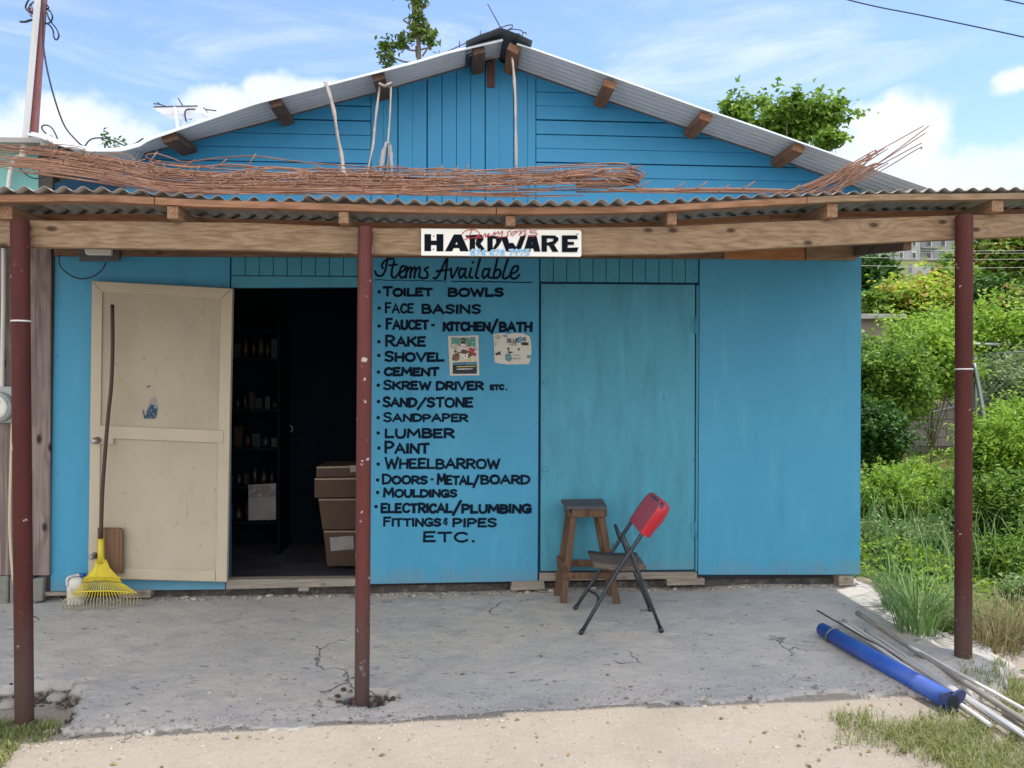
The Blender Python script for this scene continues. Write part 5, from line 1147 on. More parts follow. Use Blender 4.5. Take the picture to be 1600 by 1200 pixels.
for k_ in range(36):
    t = 2 * math.pi * k_ / 36; r = .064 + .024 * math.cos(3 * (t - .5)); pts.append(p1 + dr * .01 + (xv * math.cos(t) + yv * math.sin(t)) * r)
fl_.prism(pts, dr * .012); fl_.build('flange', m_pipeend, bp_, .002)
MB().disc(p1 + dr * .0235, dr, .034, .002, 20).build('flange_hole', m_dark, bp_)
c = p1 + dr * .0235 + (xv * math.cos(.5) + yv * math.sin(.5)) * -.0 + yv * .075 - xv * .03; MB().disc(c, dr, .009, .002, 12).build('bolt_hole', m_paper, bp_)
def long(name, label, a, b, r, m, lift=0, cat='pole', taper=1.0, mid=0):
    q0, q1 = gp3(*a, r, lift), gp3(*b, r, lift); P = [q0.lerp(q1, t) for t in (0, .3, .6, 1)]
    up_l = max([0] + [SZ(q.x, q.y) + r - q.z for q in [q0.lerp(q1, t) for t in np.linspace(0, 1, 25)]]) * .7
    for q in P: q.z += up_l
    mb = MB().tube(catmull(P, 5), [r * (1 + (taper - 1) * i / 15) for i in range(16)], 10); return tag(mb.build(name, m), label, cat, 'poles and conduits beside the blue pipe')
m_polew = wood('grey_wooden_pole', (.32, .295, .265), (.17, .145, .12), 1, 18, .3)
long('wooden_pole', 'thick grey-brown wooden pole lying to the right of the blue pipe', (1340, 970), (1640, 1170), .0175, m_polew, 0, 'pole', .9)
m_pvcg = mat('grey_pvc', (.40, .41, .42), [((.5, .5, .48), 6, (1, 1, 1), .5, .75, .6)], .5)
long('thin_conduit', 'thin dark wire rod sticking out furthest beyond the blue pipe', (1277, 963), (1560, 1130), .006, m_rebar, .02)
long('thin_conduit', 'white thin conduit lying closest along the blue pipe', (1312, 977), (1548, 1142), .012, m_pvc, .0)
long('thin_conduit', 'brownish thin conduit just right of the blue pipe', (1318, 978), (1580, 1150), .013, mat('tan_conduit', (.44, .41, .37), rough=.6), .014)
long('thin_conduit', 'pale grey conduit running between the blue pipe and wooden pole', (1352, 994), (1600, 1160), .011, m_pvcg, .0)
long('thin_conduit', 'grey conduit with dark end resting on the others beside the wooden pole', (1358, 998), (1625, 1182), .010, m_pvcg, .02)
long('thin_conduit', 'white conduit at the outer right side of the wooden pole', (1420, 1020), (1650, 1150), .010, m_pvc, .0)
long('thin_conduit', 'cream conduit far right of the pile in the grass', (1568, 1112), (1680, 1180), .014, m_pvccream, .01)

# ------------------------------------------------------------------ foliage
def leaves_np(C, Nrm, L_, Wd, fold=.25, rng=RNG, curl=.12):
    """C (n,3) centres, Nrm (n,3) up-normals; returns verts, faces for two-triangle folded leaves"""
    n = len(C); a = rng.normal(size=(n, 3)); Nrm = Nrm / (np.linalg.norm(Nrm, axis=1, keepdims=True) + 1e-9)
    t = a - (a * Nrm).sum(1, keepdims=True) * Nrm; t /= np.linalg.norm(t, axis=1, keepdims=True) + 1e-9
    s = np.cross(Nrm, t); L = (L_ * rng.uniform(.65, 1.25, n))[:, None]; w = (Wd * rng.uniform(.7, 1.2, n))[:, None]
    base = C - t * L / 2; tip = C + t * L / 2 - Nrm * L * curl; mid = C + t * L * .05
    l = mid - s * w / 2 + Nrm * w * fold; r = mid + s * w / 2 + Nrm * w * fold
    V = np.stack([base, l, tip, r], 1).reshape(-1, 3); i = np.arange(n)[:, None] * 4
    return V, np.concatenate([i + np.array([[0, 1, 2]]), i + np.array([[0, 2, 3]])], 1).reshape(-1, 3)
def npmesh(name, V, F, m, parent=None, loc=None):
    org = ORG[parent.name] if parent else Vector(loc)
    V = V - np.array(org); me = bpy.data.meshes.new(name); n = len(V); k = len(F); q = F.shape[1]
    me.vertices.add(n); me.vertices.foreach_set('co', V.astype(np.float32).ravel()); me.loops.add(k * q); me.loops.foreach_set('vertex_index', F.astype(np.int32).ravel())
    me.polygons.add(k); me.polygons.foreach_set('loop_start', np.arange(0, k * q, q, dtype=np.int32)); me.polygons.foreach_set('loop_total', np.full(k, q, dtype=np.int32))
    me.update(calc_edges=True); me.materials.append(m); o = bpy.data.objects.new(name, me); COL.objects.link(o)
    if parent: o.parent = parent
    else: o.location = org
    ORG[o.name] = org; return o
def crown_pts(c, rad, n, clumps, sub=.30, fill=.25, rng=RNG, low=-.8, uni=.16):
    c = np.array(c); rad = np.array(rad); d = rng.normal(size=(clumps, 3)); d /= np.linalg.norm(d, axis=1, keepdims=True)
    d[:, 2] = np.where(d[:, 2] < low, -d[:, 2] * .5, d[:, 2]); rr = rng.uniform(fill, 1, clumps)[:, None] ** .6 * rng.uniform(.7, 1.05, (clumps, 1))
    K = d * rr; sz = rng.uniform(.6, 1.3, clumps) * sub
    i = rng.integers(0, clumps, n); o = rng.normal(size=(n, 3)) * .40; axs = d + np.array([0, 0, .4]) + rng.normal(size=d.shape) * .5; axs /= np.linalg.norm(axs, axis=1, keepdims=True)
    o = o + axs[i] * (rng.normal(size=n) * .8)[:, None]
    p = K[i] + o * sz[i][:, None]; k = rng.random(n) < uni; q = rng.normal(size=(n, 3)); q /= np.linalg.norm(q, axis=1, keepdims=True); q *= (rng.uniform(.25, 1, n) ** .5)[:, None]
    p = np.where(k[:, None], q + rng.normal(size=(n, 3)) * .05, p); nr = o * .5 + np.array([0, 0, 1.15]) + rng.normal(size=(n, 3)) * .65
    return c + p * rad, nr, c + K * rad
G_DARK = leafmat('leaf_dark_green', [(0.022, 0.069, 0.012), (0.050, 0.131, 0.020), (0.090, 0.207, 0.032)], .25)
G_MID = leafmat('leaf_mid_green', [(.058, .125, .018), (.135, .26, .030), (.23, .37, .055)], .35)
G_BRIGHT = leafmat('leaf_bright_green', [(.100, .205, .020), (.215, .375, .036), (.37, .53, .085)], .40)
G_YEL = leafmat('leaf_yellow_green', [(0.124, 0.235, 0.019), (0.290, 0.442, 0.037), (0.469, 0.566, 0.075), (0.497, 0.276, 0.124)], .40)
G_RED = leafmat('leaf_green_red_tips', [(0.076, 0.179, 0.020), (0.159, 0.317, 0.035), (0.276, 0.414, 0.062), (0.414, 0.193, 0.087)], .35)
G_SAGE = leafmat('leaf_sage_green', [(.10, .185, .06), (.21, .315, .11), (.36, .46, .20)], .30)
G_GRASS = leafmat('grass_blades', [(.085, .140, .028), (.16, .22, .05), (.27, .29, .10), (.38, .33, .18)], .35, .6)
G_DRY = leafmat('dry_grass', [(.22, .19, .09), (.30, .25, .13), (.14, .16, .05)], .3, .7)
G_CLUMP = leafmat('long_grass', [(0.083, 0.179, 0.043), (0.166, 0.276, 0.087), (0.276, 0.386, 0.161)], .3, .55)
def tree(name, label, px, py, rx, ry, Y, leaf, n, ll, lw, clumps=26, sub=.32, group=None, cat='tree', trunk=True, rz=None, fill=.25, dy=None):
    c = D(px, py, Y); rX, rZ = rx * Y / 1200, ry * Y / 1200; rY = dy or max(rX, rZ) * .9
    z0 = SZ(c.x, c.y) if Y < 12 else GZ(c.x, c.y); base = Vector((c.x, c.y, z0)); t = thing(name, label, cat, base, group)
    C, Nr, K = crown_pts(c, (rX, rY, rZ), n, clumps, sub, fill, uni=.07 if trunk == True else .30); C[:, 2] = np.maximum(C[:, 2], z0 + .02)
    ns = int(n / (260 if trunk == True else 48)); ds = RNG.normal(size=(ns, 3)); ds[:, 2] = np.abs(ds[:, 2]) * .9 + .15; ds /= np.linalg.norm(ds, axis=1, keepdims=True)
    ln = RNG.uniform(.12, .55, ns) * (1 if trunk != True else .9); m__ = 14; tt_ = np.linspace(0, 1, m__)
    ou = ds * .5 + np.array([0, 0, .7]) + RNG.normal(size=(ns, 3)) * .25
    Q = np.array(c) + (ds * .85)[:, None] * np.array([rX, rY, rZ]) + (ou * (ln * max(rX, rZ))[:, None])[:, None] * tt_[None, :, None]
    Q = Q.reshape(-1, 3) + RNG.normal(size=(ns * m__, 3)) * ll * .35; Q[:, 2] = np.maximum(Q[:, 2], z0 + .02)
    C = np.concatenate([C, Q]); Nr = np.concatenate([Nr, RNG.normal(size=Q.shape) * .6 + np.array([0, 0, .7])])
    V, F = leaves_np(C, Nr, ll * RNG.uniform(.75, 1.2), lw); npmesh('crown' if trunk == True else 'foliage', V, F, leaf, t)
    mb = MB(); fork = base.lerp(c, .55 if trunk == True else .25); r0 = max(.02, rX * (.075 if trunk == True else .02))
    mb.tube(catmull([base - Vector((0, 0, .1)), base.lerp(fork, .5) + Vector((random.uniform(-.05, .05) * rX, 0, 0)), fork], 3), [r0 * (1.15 - .5 * i / 6) for i in range(7)], 8)
    for k_ in K[:: max(1, len(K) // 9)]:
        e = Vector(k_); mb.tube(catmull([fork, fork.lerp(e, .5) + Vector((random.uniform(-.1, .1) * rX, random.uniform(-.1, .1) * rX, .08 * rZ)), e], 3), [r0 * (.6 - .5 * i / 6) for i in range(7)], 5)
    mb.build('trunk' if trunk == True else 'stem', m_bark if trunk == True else m_stem, t); return t
GT = 'trees on the slope behind the shop'; GS = 'wild shrubs beside the shop'; GH = 'trees rising over the shop roof'
tree('broadleaf_tree', 'green leafy tree showing over the right roof slope', 1238, 196, 88, 46, 17, G_MID, 4200, .17, .10, 46, .24, GH, fill=.1)
tree('broadleaf_tree', 'small green tree top peeking over the roof, left of the bigger crown', 1140, 180, 34, 26, 18, G_MID, 700, .17, .10, 12, .32, GH)
tree('broadleaf_tree', 'low leafy sprig just above the right eave, under the bigger crown', 1290, 222, 26, 18, 15, G_MID, 420, .16, .09, 9, .35, GH)
# young tree over the ridge
sp = thing('sapling', 'thin young tree with leaf tufts standing above the left roof slope', 'tree', Vector((D(650, 100, 13).x, 13, GZ(D(650, 100, 13).x, 13))))
st_ = MB(); YT = 13
b0 = D(655, 100, YT); st_.tube(catmull([Vector((b0.x, YT, GZ(b0.x, YT) - .1)), Vector((b0.x + .05, YT, 3.0)), b0, D(650, 50, YT), D(645, 10, YT), D(643, -60, YT)], 5), [.055 - .040 * i / 25 for i in range(26)], 8)
for s in ([(655, 80), (640, 78), (632, 74)], [(655, 100), (630, 96), (614, 90)], [(656, 78), (668, 75), (674, 73)], [(660, 88), (668, 76), (676, 72)], [(650, 45), (640, 38), (630, 31)], [(648, 20), (658, 16), (666, 10)], [(630, 76), (628, 58), (626, 50)], [(651, 90), (650, 78), (650, 72)]):
    st_.tube([D(x, y, YT) for x, y in s], .016, 5)
st_.build('trunk', m_bark, sp)
Cs = []
for x, y, r, n in ((603, 80, 13, 150), (606, 94, 10, 60), (600, 70, 9, 50), (624, 65, 12, 120), (632, 70, 8, 40), (651, 25, 10, 90), (650, 45, 10, 90), (647, 55, 9, 60), (667, 54, 11, 130), (674, 64, 9, 80), (657, 4, 9, 70), (648, 2, 6, 30), (655, 32, 9, 60), (640, -30, 20, 120), (665, -25, 16, 90), (665, 45, 7, 40)):
    o = RNG.normal(size=(n, 3)) * r * .62 * YT / 1200; Cs.append(np.array(D(x, y, YT)) + o)
C = np.concatenate(Cs); C = C[RNG.random(len(C)) < .62]; V, F = leaves_np(C, np.tile([0, 0, 1.], (len(C), 1)) + RNG.normal(size=(len(C), 3)) * .8, .13, .06)
npmesh('crown', V, F, leafmat('leaf_sapling', [(.05, .10, .015), (.11, .18, .03), (.20, .26, .07)], .4), sp)
tree('small_bush', 'sparse dark twiggy bush behind the sagging left eave', 175, 224, 24, 14, 9.5, G_DARK, 60, .06, .035, 14, .3, None, 'bush', 'stem')
# the slope
tree('broadleaf_tree', 'dense dark green tree nearest the shop corner before the far flats', 1360, 445, 42, 42, 34, G_DARK, 5000, .34, .18, 26, .34, GT)
tree('broadleaf_tree', 'rounded mid green tree left of the right post before the far flats', 1498, 440, 34, 46, 38, G_MID, 4200, .34, .19, 22, .34, GT)
tree('broadleaf_tree', 'large tree with reddish tips at the right edge of the photo', 1565, 405, 62, 62, 30, G_RED, 7000, .28, .15, 36, .30, GT)
tree('broadleaf_tree', 'leafy tree outside the right edge behind the wild shrubs', 1680, 420, 80, 80, 29, G_MID, 5000, .28, .15, 30, .30, GT)
tree('broadleaf_tree', 'yellow-green tree with reddish tips above the ruined house', 1432, 482, 62, 46, 27.5, G_YEL, 6800, .24, .13, 34, .30, GT)
tree('broadleaf_tree', 'yellow-green tree half hidden by the right red post', 1500, 470, 40, 50, 29, G_RED, 4200, .25, .13, 24, .30, GT)
tree('broadleaf_tree', 'dark leafy tree with bare twigs just right of the right post', 1545, 470, 40, 45, 26, G_DARK, 3600, .22, .12, 22, .30, GT)
tree('broadleaf_tree', 'mid green tree low on the slope at the right edge', 1590, 500, 50, 46, 24, G_RED, 5000, .20, .11, 28, .30, GT)
tree('broadleaf_tree', 'dark bush tree beside the ruined concrete house', 1450, 520, 44, 30, 25, G_MID, 3000, .20, .11, 20, .32, GT)
tree('broadleaf_tree', 'small green bush on the roof line of the ruined house', 1365, 478, 26, 22, 27, G_MID, 1500, .22, .12, 14, .34, GT)
tree('vine_thicket', 'bright green vine thicket draped over the metal rail', 1495, 540, 105, 34, 16.5, G_BRIGHT, 9000, .12, .075, 60, .22, None, 'vines', 'stem', fill=.1)
tree('vine_thicket', 'bright green vine thicket hanging below the rail at the right edge', 1600, 545, 70, 40, 15.5, G_BRIGHT, 5000, .12, .075, 36, .26, None, 'vines', 'stem')
tree('large_shrub', 'big broadleaf shrub against the shop corner below the ruined house', 1372, 612, 84, 64, 12.5, G_MID, 11000, .11, .06, 56, .24, GS, 'shrub', 'stem', fill=.1)
tree('large_shrub', 'bright shrub hanging over the chain-link fence', 1455, 575, 56, 46, 13, G_BRIGHT, 6500, .11, .06, 34, .26, GS, 'shrub', 'stem')
tree('large_shrub', 'dark shaded shrub at the shop corner beside the dry grass', 1362, 690, 46, 55, 11, G_DARK, 5200, .09, .05, 26, .28, GS, 'shrub', 'stem')
tree('large_shrub', 'greyish green shrub behind the leaning fence post', 1585, 615, 60, 55, 14.5, G_SAGE, 6500, .09, .05, 34, .26, GS, 'shrub', 'stem')
SH = [(1385, 770, 55, 60, 8.6, G_BRIGHT, 'leafy shrub in the middle of the thicket touching the blue wall corner'), (1455, 765, 55, 50, 8.9, G_BRIGHT, 'bright shrub just left of the right post, below the dry grass'),
      (1560, 720, 55, 72, 8.8, G_BRIGHT, 'tall bright shrub right of the right post, below the leaning fence post'), (1610, 690, 50, 75, 9.2, G_BRIGHT, 'tall bright shrub cut by the right edge of the photo'), (1382, 850, 50, 55, 7.5, G_SAGE, 'sage green shrub low against the blue wall corner'),
      (1460, 850, 62, 50, 7.6, G_SAGE, 'sage green shrub behind the long grass clump'), (1530, 800, 55, 60, 7.7, G_MID, 'mid green shrub directly behind the right post'), (1590, 800, 50, 60, 7.4, G_MID, 'mid green shrub at the right edge above the dry grass'),
      (1400, 905, 34, 36, 6.9, G_DARK, 'dark low shrub between the shop corner and long grass'), (1495, 905, 46, 45, 6.7, G_SAGE, 'pale leafy shrub left of the post foot behind the long grass'), (1565, 890, 48, 55, 6.5, G_MID, 'leafy shrub right of the right post above the dry grass'),
      (1600, 950, 34, 50, 5.7, G_SAGE, 'low pale shrub at the right edge near the post foot'), (1690, 860, 80, 90, 6.6, G_MID, 'wild shrub outside the right edge of the photo'), (1720, 720, 90, 90, 9.0, G_BRIGHT, 'tall wild shrub outside the right edge of the photo'), (1420, 720, 40, 24, 10.2, G_BRIGHT, 'low shrub below the dry grass left of the post')]
for x, y, rx, ry, Y, m_, lb in SH:
    s = Y / 7.5; tree('wild_shrub', lb, x, y + (34 if x < 1500 else 18), rx, ry, Y, m_, int(7000 * rx * ry / 2800), .062 * s ** .5, .026 * s ** .5, 70, .30, GS, 'shrub', 'stem', fill=.08)
# palm at the corner
pm = thing('palm_tree', 'palm fronds just visible beside the blue wall corner above the ruin', 'palm', Vector((D(1340, 470, 30).x, 30, GZ(D(1340, 470, 30).x, 30))))
pc = D(1338, 462, 30); MB().tube([Vector((pc.x, 30, ORG[pm.name].z)), pc], [.16, .11], 8).build('trunk', m_bark, pm)
for k_ in range(9):
    an = k_ * .7; d_ = Vector((math.cos(an), math.sin(an) * .8, 0)); mb = MB(); rib = [pc + d_ * (t * 1.5) + UP * (.8 * t - 1.2 * t * t) for t in np.linspace(0, 1, 12)]
    mb.tube(rib, .02, 4)
    for i in range(1, 12):
        for sg_ in (-1, 1):
            p = rib[i]; sd_ = d_.cross(UP) * sg_; b = len(mb.v); mb.v += [p, p + sd_ * .42 - UP * .18 + d_ * .12, p + d_ * .07]; mb.face((b, b + 1, b + 2))
    mb.build('frond', G_DARK, pm, norm=False)
# long grass clump and grasses
def blades(C, h, w, lean, rng=RNG, out=None):
    n = len(C); an = rng.uniform(0, 6.283, n); d = np.stack([np.cos(an), np.sin(an), np.zeros(n)], 1) if out is None else out; s = np.stack([-d[:, 1], d[:, 0], np.zeros(n)], 1)
    H = (h * rng.uniform(.5, 1.2, n))[:, None]; ln = (lean * rng.uniform(.3, 1.3, n))[:, None]; up = np.array([0, 0, 1.])
    V = []; 
    for t, ww in ((0, 1), (.4, .85), (.75, .55)):
        c = C + up * H * t * (1 - .25 * ln * t) + d * H * ln * t * t; V += [c - s * w * ww / 2, c + s * w * ww / 2]
    V.append(C + up * H * (1 - .45 * ln) + d * H * ln * 1.05); V = np.stack(V, 1).reshape(-1, 3); i = np.arange(n)[:, None] * 7
    F = np.concatenate([i + np.array([[a, b, c]]) for a, b, c in ((0, 1, 3), (0, 3, 2), (2, 3, 5), (2, 5, 4), (4, 5, 6))], 1).reshape(-1, 3); return V, F
def clump(name, label, px, py, n, h, w, lean, rad, m_, group=None):
    p = gp3(px, py, 0); an = RNG.uniform(0, 6.283, n); r = rad * RNG.uniform(0, 1, n) ** .5
    C = np.stack([p.x + np.cos(an) * r, p.y + np.sin(an) * r, np.full(n, p.z - .03)], 1); an2 = an + RNG.normal(size=n) * .5
    V, F = blades(C, h, w, lean, out=np.stack([np.cos(an2), np.sin(an2), np.zeros(n)], 1)); return tag(npmesh(name, V, F, m_, None, p), label, 'grass', group)
gg = 'tufts of grass beside the apron'
clump('grass_clump', 'long arching green grass clump growing beside the right apron edge', 1435, 985, 150, .50, .010, .95, .13, G_CLUMP, gg)
clump('grass_clump', 'smaller green grass clump near the shop corner rubble', 1400, 950, 90, .42, .010, .7, .08, G_CLUMP, gg)
clump('grass_clump', 'green grass clump left of the right post foot', 1478, 985, 120, .38, .010, .8, .10, G_CLUMP, gg)
clump('grass_clump', 'dry straw-coloured tuft right of the right post foot', 1550, 1010, 260, .34, .006, .8, .16, G_DRY, gg)
clump('grass_clump', 'dry straw-coloured tuft at the right edge behind the footing', 1590, 1000, 220, .40, .006, .8, .18, G_DRY, gg)
clump('grass_clump', 'dry straw-coloured tuft just behind the right post foot', 1528, 990, 160, .30, .006, .8, .12, G_DRY, gg)
def patch(poly_px, n, f=None):
    out = []; P = np.array(poly_px, float); lo, hi = P.min(0), P.max(0); pl = [tuple(p) for p in poly_px]
    while len(out) < n:
        q = RNG.uniform(lo, hi, (n * 2, 2)); ok = sdist(q[:, 0], q[:, 1], pl) + (vnoise(q[:, 0], q[:, 1], .03, 33) - .5) * 40 > RNG.uniform(-6, 12, n * 2)
        ok &= vnoise(q[:, 0], q[:, 1], .035, 21) > RNG.uniform(.1, .62, n * 2)
        out += list(q[ok])
    X = []
    for x, y in out[:n]:
        p = G(x, y, -.1); X.append((p.x, p.y))
    X = np.array(X); z = np.maximum(gz(X[:, 0], X[:, 1]), padz(X[:, 0], X[:, 1])); return np.stack([X[:, 0], X[:, 1], z - .004], 1)
gr = [patch([(1255, 1112), (1300, 1108), (1420, 1112), (1530, 1112), (1640, 1150), (1700, 1260), (1560, 1260), (1420, 1165), (1340, 1148)], 5200), patch([(1500, 1075), (1620, 1055), (1720, 1150), (1640, 1160), (1560, 1110)], 2400)]
V1, F1 = blades(np.concatenate(gr), .068, .0038, 1.0)
gl = patch([(-120, 1125), (20, 1122), (95, 1118), (88, 1135), (40, 1165), (0, 1185), (-150, 1230)], 2200); V2, F2 = blades(gl, .055, .0045, .8)
tag(npmesh('grass', np.concatenate([V1, V2]), np.concatenate([F1, F2 + len(V1)]), G_GRASS, None, (2.2, 3.7, -.1)), 'short patchy grass growing at the yard edge', 'grass', kind='stuff')
# dry grass on the rise and weeds under the shrubs
def field(n, x0, x1, y0, y1): x = RNG.uniform(x0, x1, n); y = RNG.uniform(y0, y1, n); return np.stack([x, y, np.maximum(gz(x, y), -9)], 1)
Cd = field(9000, 4.6, 12, 9.5, 16); V, F = blades(Cd, .24, .012, .6); tag(npmesh('dry_grass', V, F, leafmat('meadow_grass', [(.16, .20, .06), (.25, .27, .10), (.34, .31, .16), (.10, .17, .04)], .35, .7), None, (8, 12, -.1)), 'dry mixed grass on the rise behind the shrubs', 'grass', kind='stuff')
Cu = field(34000, 2.9, 13, 5.8, 12.5); Cu = Cu[(Cu[:, 0] > 2.85 + (Cu[:, 1] < 6.4) * .35)]
Cu[:, 2] += RNG.uniform(0, 1, len(Cu)) ** .8 * .42 * vnoise(Cu[:, 0], Cu[:, 1], 1.3, 12) * sstep(Cu[:, 1], 5.6, 7)
V, F = leaves_np(Cu, np.tile([0, 0, .8], (len(Cu), 1)) + RNG.normal(size=(len(Cu), 3)) * .6, .075, .03)
tag(npmesh('underbrush', V, F, G_BRIGHT, None, (8, 9, -.1)), 'low dense leafy underbrush between the wild shrubs', 'underbrush', kind='stuff')
Ct = field(3600, 3.1, 9.5, 6.2, 11); V, F = blades(Ct, .62, .010, .45); tag(npmesh('tall_weeds', V, F, G_CLUMP, None, (6, 8, -.1)), 'tall wispy weeds growing between the wild shrubs', 'weeds', kind='stuff')
Cw = field(7000, 2.75, 5.5, 3.7, 9.5); Cw = Cw[(padz(Cw[:, 0], Cw[:, 1]) < gz(Cw[:, 0], Cw[:, 1])) & (Cw[:, 0] + (vnoise(Cw[:, 0], Cw[:, 1], 2, 5) - .5) * .5 > 2.75) & (vnoise(Cw[:, 0], Cw[:, 1], 3.1, 9) > .36)]
Cw[:, 2] += RNG.uniform(0, .07, len(Cw)); V, F = leaves_np(Cw, np.tile([0, 0, 1.], (len(Cw), 1)) + RNG.normal(size=(len(Cw), 3)) * .5, .055, .026)
tag(npmesh('ground_weeds', V, F, G_MID, None, (3.5, 5, -.1)), 'low leafy weeds covering the ground beside the apron', 'weeds', kind='stuff')

# ------------------------------------------------------------------ gravel and litter
ico = []; t_ = (1 + 5 ** .5) / 2
IV = np.array([(-1, t_, 0), (1, t_, 0), (-1, -t_, 0), (1, -t_, 0), (0, -1, t_), (0, 1, t_), (0, -1, -t_), (0, 1, -t_), (t_, 0, -1), (t_, 0, 1), (-t_, 0, -1), (-t_, 0, 1)]) / 1.9
IF = np.array([(0, 11, 5), (0, 5, 1), (0, 1, 7), (0, 7, 10), (0, 10, 11), (1, 5, 9), (5, 11, 4), (11, 10, 2), (10, 7, 6), (7, 1, 8), (3, 9, 4), (3, 4, 2), (3, 2, 6), (3, 6, 8), (3, 8, 9), (4, 9, 5), (2, 4, 11), (6, 2, 10), (8, 6, 7), (9, 8, 1)])
def stones(C, sz):
    n = len(C); s = sz * RNG.lognormal(0, .45, n); V = IV[None] * s[:, None, None] * RNG.uniform(.55, 1.2, (n, 1, 3)) * RNG.uniform(.75, 1.2, (n, 12, 1)); V[:, :, 2] *= .6
    return (V + C[:, None]).reshape(-1, 3), (IF[None] + (np.arange(n) * 12)[:, None, None]).reshape(-1, 3)
pts = []
for i in range(2600):
    x = RNG.uniform(-60, 1500); y = interp([(-60, 1172), (100, 1156), (420, 1138), (860, 1110), (1040, 1096), (1200, 1082), (1350, 1072), (1500, 1085)], x) + RNG.normal() * 13 - 6; p = G(x, y, -.1); pts.append((p.x, p.y))
for i in range(650): p = G(RNG.uniform(-100, 1650), RNG.uniform(1090, 1230) , -.12); pts.append((p.x, p.y))
for i in range(260): p = G(RNG.uniform(40, 1500), RNG.uniform(945, 1110), -.05); pts.append((p.x, p.y))
X = np.array(pts); z = np.maximum(gz(X[:, 0], X[:, 1]), padz(X[:, 0], X[:, 1])); V, F = stones(np.stack([X[:, 0], X[:, 1], z], 1), .0048)
def gravmat():
    m, nt, N, L, p = base_mat('gravel_mixed'); g = N.new('ShaderNodeNewGeometry'); rp = N.new('ShaderNodeValToRGB'); L.new(g.outputs['Random Per Island'], rp.inputs[0]); e = rp.color_ramp.elements
    e.new(.5); 
    for i, c in enumerate(((.16, .14, .12), (.36, .32, .28), (.46, .43, .38))): e[i].position = i * .5; e[i].color = c + (1,)
    L.new(rp.outputs[0], p.inputs['Base Color']); p.inputs['Roughness'].default_value = .9; return m
m_grav = gravmat()
tag(npmesh('gravel', V, F, m_grav, None, (0, 3.6, -.1)), 'loose gravel and grit along the apron edge', 'gravel', kind='stuff')
# dry leaf litter
Xl = np.array([(p.x, p.y) for p in [G(RNG.uniform(60, 1500), RNG.uniform(940, 1190), -.07) for i in range(46)] + [G(RNG.uniform(1240, 1500), RNG.uniform(1085, 1190), -.1) for i in range(30)]])
zl = np.maximum(gz(Xl[:, 0], Xl[:, 1]), padz(Xl[:, 0], Xl[:, 1])); V, F = leaves_np(np.stack([Xl[:, 0], Xl[:, 1], zl + .006], 1), np.tile([0, 0, 1.], (len(Xl), 1)) + RNG.normal(size=(len(Xl), 3)) * .2, .034, .015)
tag(npmesh('leaf_litter', V, F, leafmat('dry_leaf', [(.20, .12, .05), (.35, .26, .08), (.12, .08, .05)], .15, .8), None, (0, 4, -.05)), 'scattered dry leaves on the apron and dusty yard', 'leaves', kind='stuff')
# rubble at the wall foot: larger stones
pts = []
for i in range(420):
    x = RNG.uniform(90, 1345); o_ = RNG.uniform(-.05, .02); p = W(x, 920, o_); pts.append((p.x, p.y))
X = np.array(pts); z = padz(X[:, 0], X[:, 1]); V, F = stones(np.stack([X[:, 0], X[:, 1], z], 1), .013)
tag(npmesh('rubble', V, F, m_grav, None, (0, 5.6, 0)), 'small rubble under the shop walls', 'rubble', kind='stuff')
m_soil = mat('dark_soil', (.055, .046, .04), [((.12, .10, .085), 30, (1, 1, 1), .5, .7, .7)], .95)
pts = [(MIDP.x + .02 + RNG.normal() * .06, MIDP.y + .055 + RNG.normal() * .032) for i in range(170)] + [(RNG.uniform(-3.3, -2.3), 4.03 + RNG.normal() * .035) for i in range(200)]
X = np.array(pts); z = np.maximum(gz(X[:, 0], X[:, 1]), padz(X[:, 0], X[:, 1])); V, F = stones(np.stack([X[:, 0], X[:, 1], z + .003], 1), .0095)
tag(npmesh('soil', V, F, m_soil, None, (-1.5, 4, -.2)), 'dark soil and rubble in the broken gaps of the apron', 'soil', kind='stuff')
for i, (x, y, s, lb) in enumerate(((1350, 918, .10, 'brown boulder at the shop corner by the apron edge'), (1368, 930, .07, 'smaller brown rock beside the corner boulder'), (612, 920, .035, 'pale rock under the list panel next to the middle post'), (545, 921, .03, 'small rock under the doorway threshold'), (14, 1104, .05, 'broken concrete lump left of the left post foot'), (90, 1090, .05, 'broken concrete lump right of the left post foot'))):
    p = gp3(x, y, 0); bmv = bmesh.new(); bmesh.ops.create_icosphere(bmv, subdivisions=3, radius=s)
    for v in bmv.verts:
        k_ = 1 + .35 * (float(vnoise(np.array([v.co.x / s * 1.7 + i * 5]), np.array([v.co.y / s * 1.7 + v.co.z / s * 2.1]), 1, i)[0]) - .5); v.co *= k_; v.co.z *= .55
    me = bpy.data.meshes.new('rock'); bmv.to_mesh(me); bmv.free(); me.materials.append(mat('rock_stone', (.27, .20, .15) if i < 2 else (.33, .31, .28), [((.16, .12, .09), 12, (1, 1, 1), .45, .7, .7)], .9, bump=[(.5, .01, 40, (1, 1, 1))]))
    o = bpy.data.objects.new('rock', me); COL.objects.link(o); o.location = p + Vector((0, 0, s * .2)); ORG[o.name] = o.location; tag(o, lb, 'rock')
    for pl in me.polygons: pl.use_smooth = True

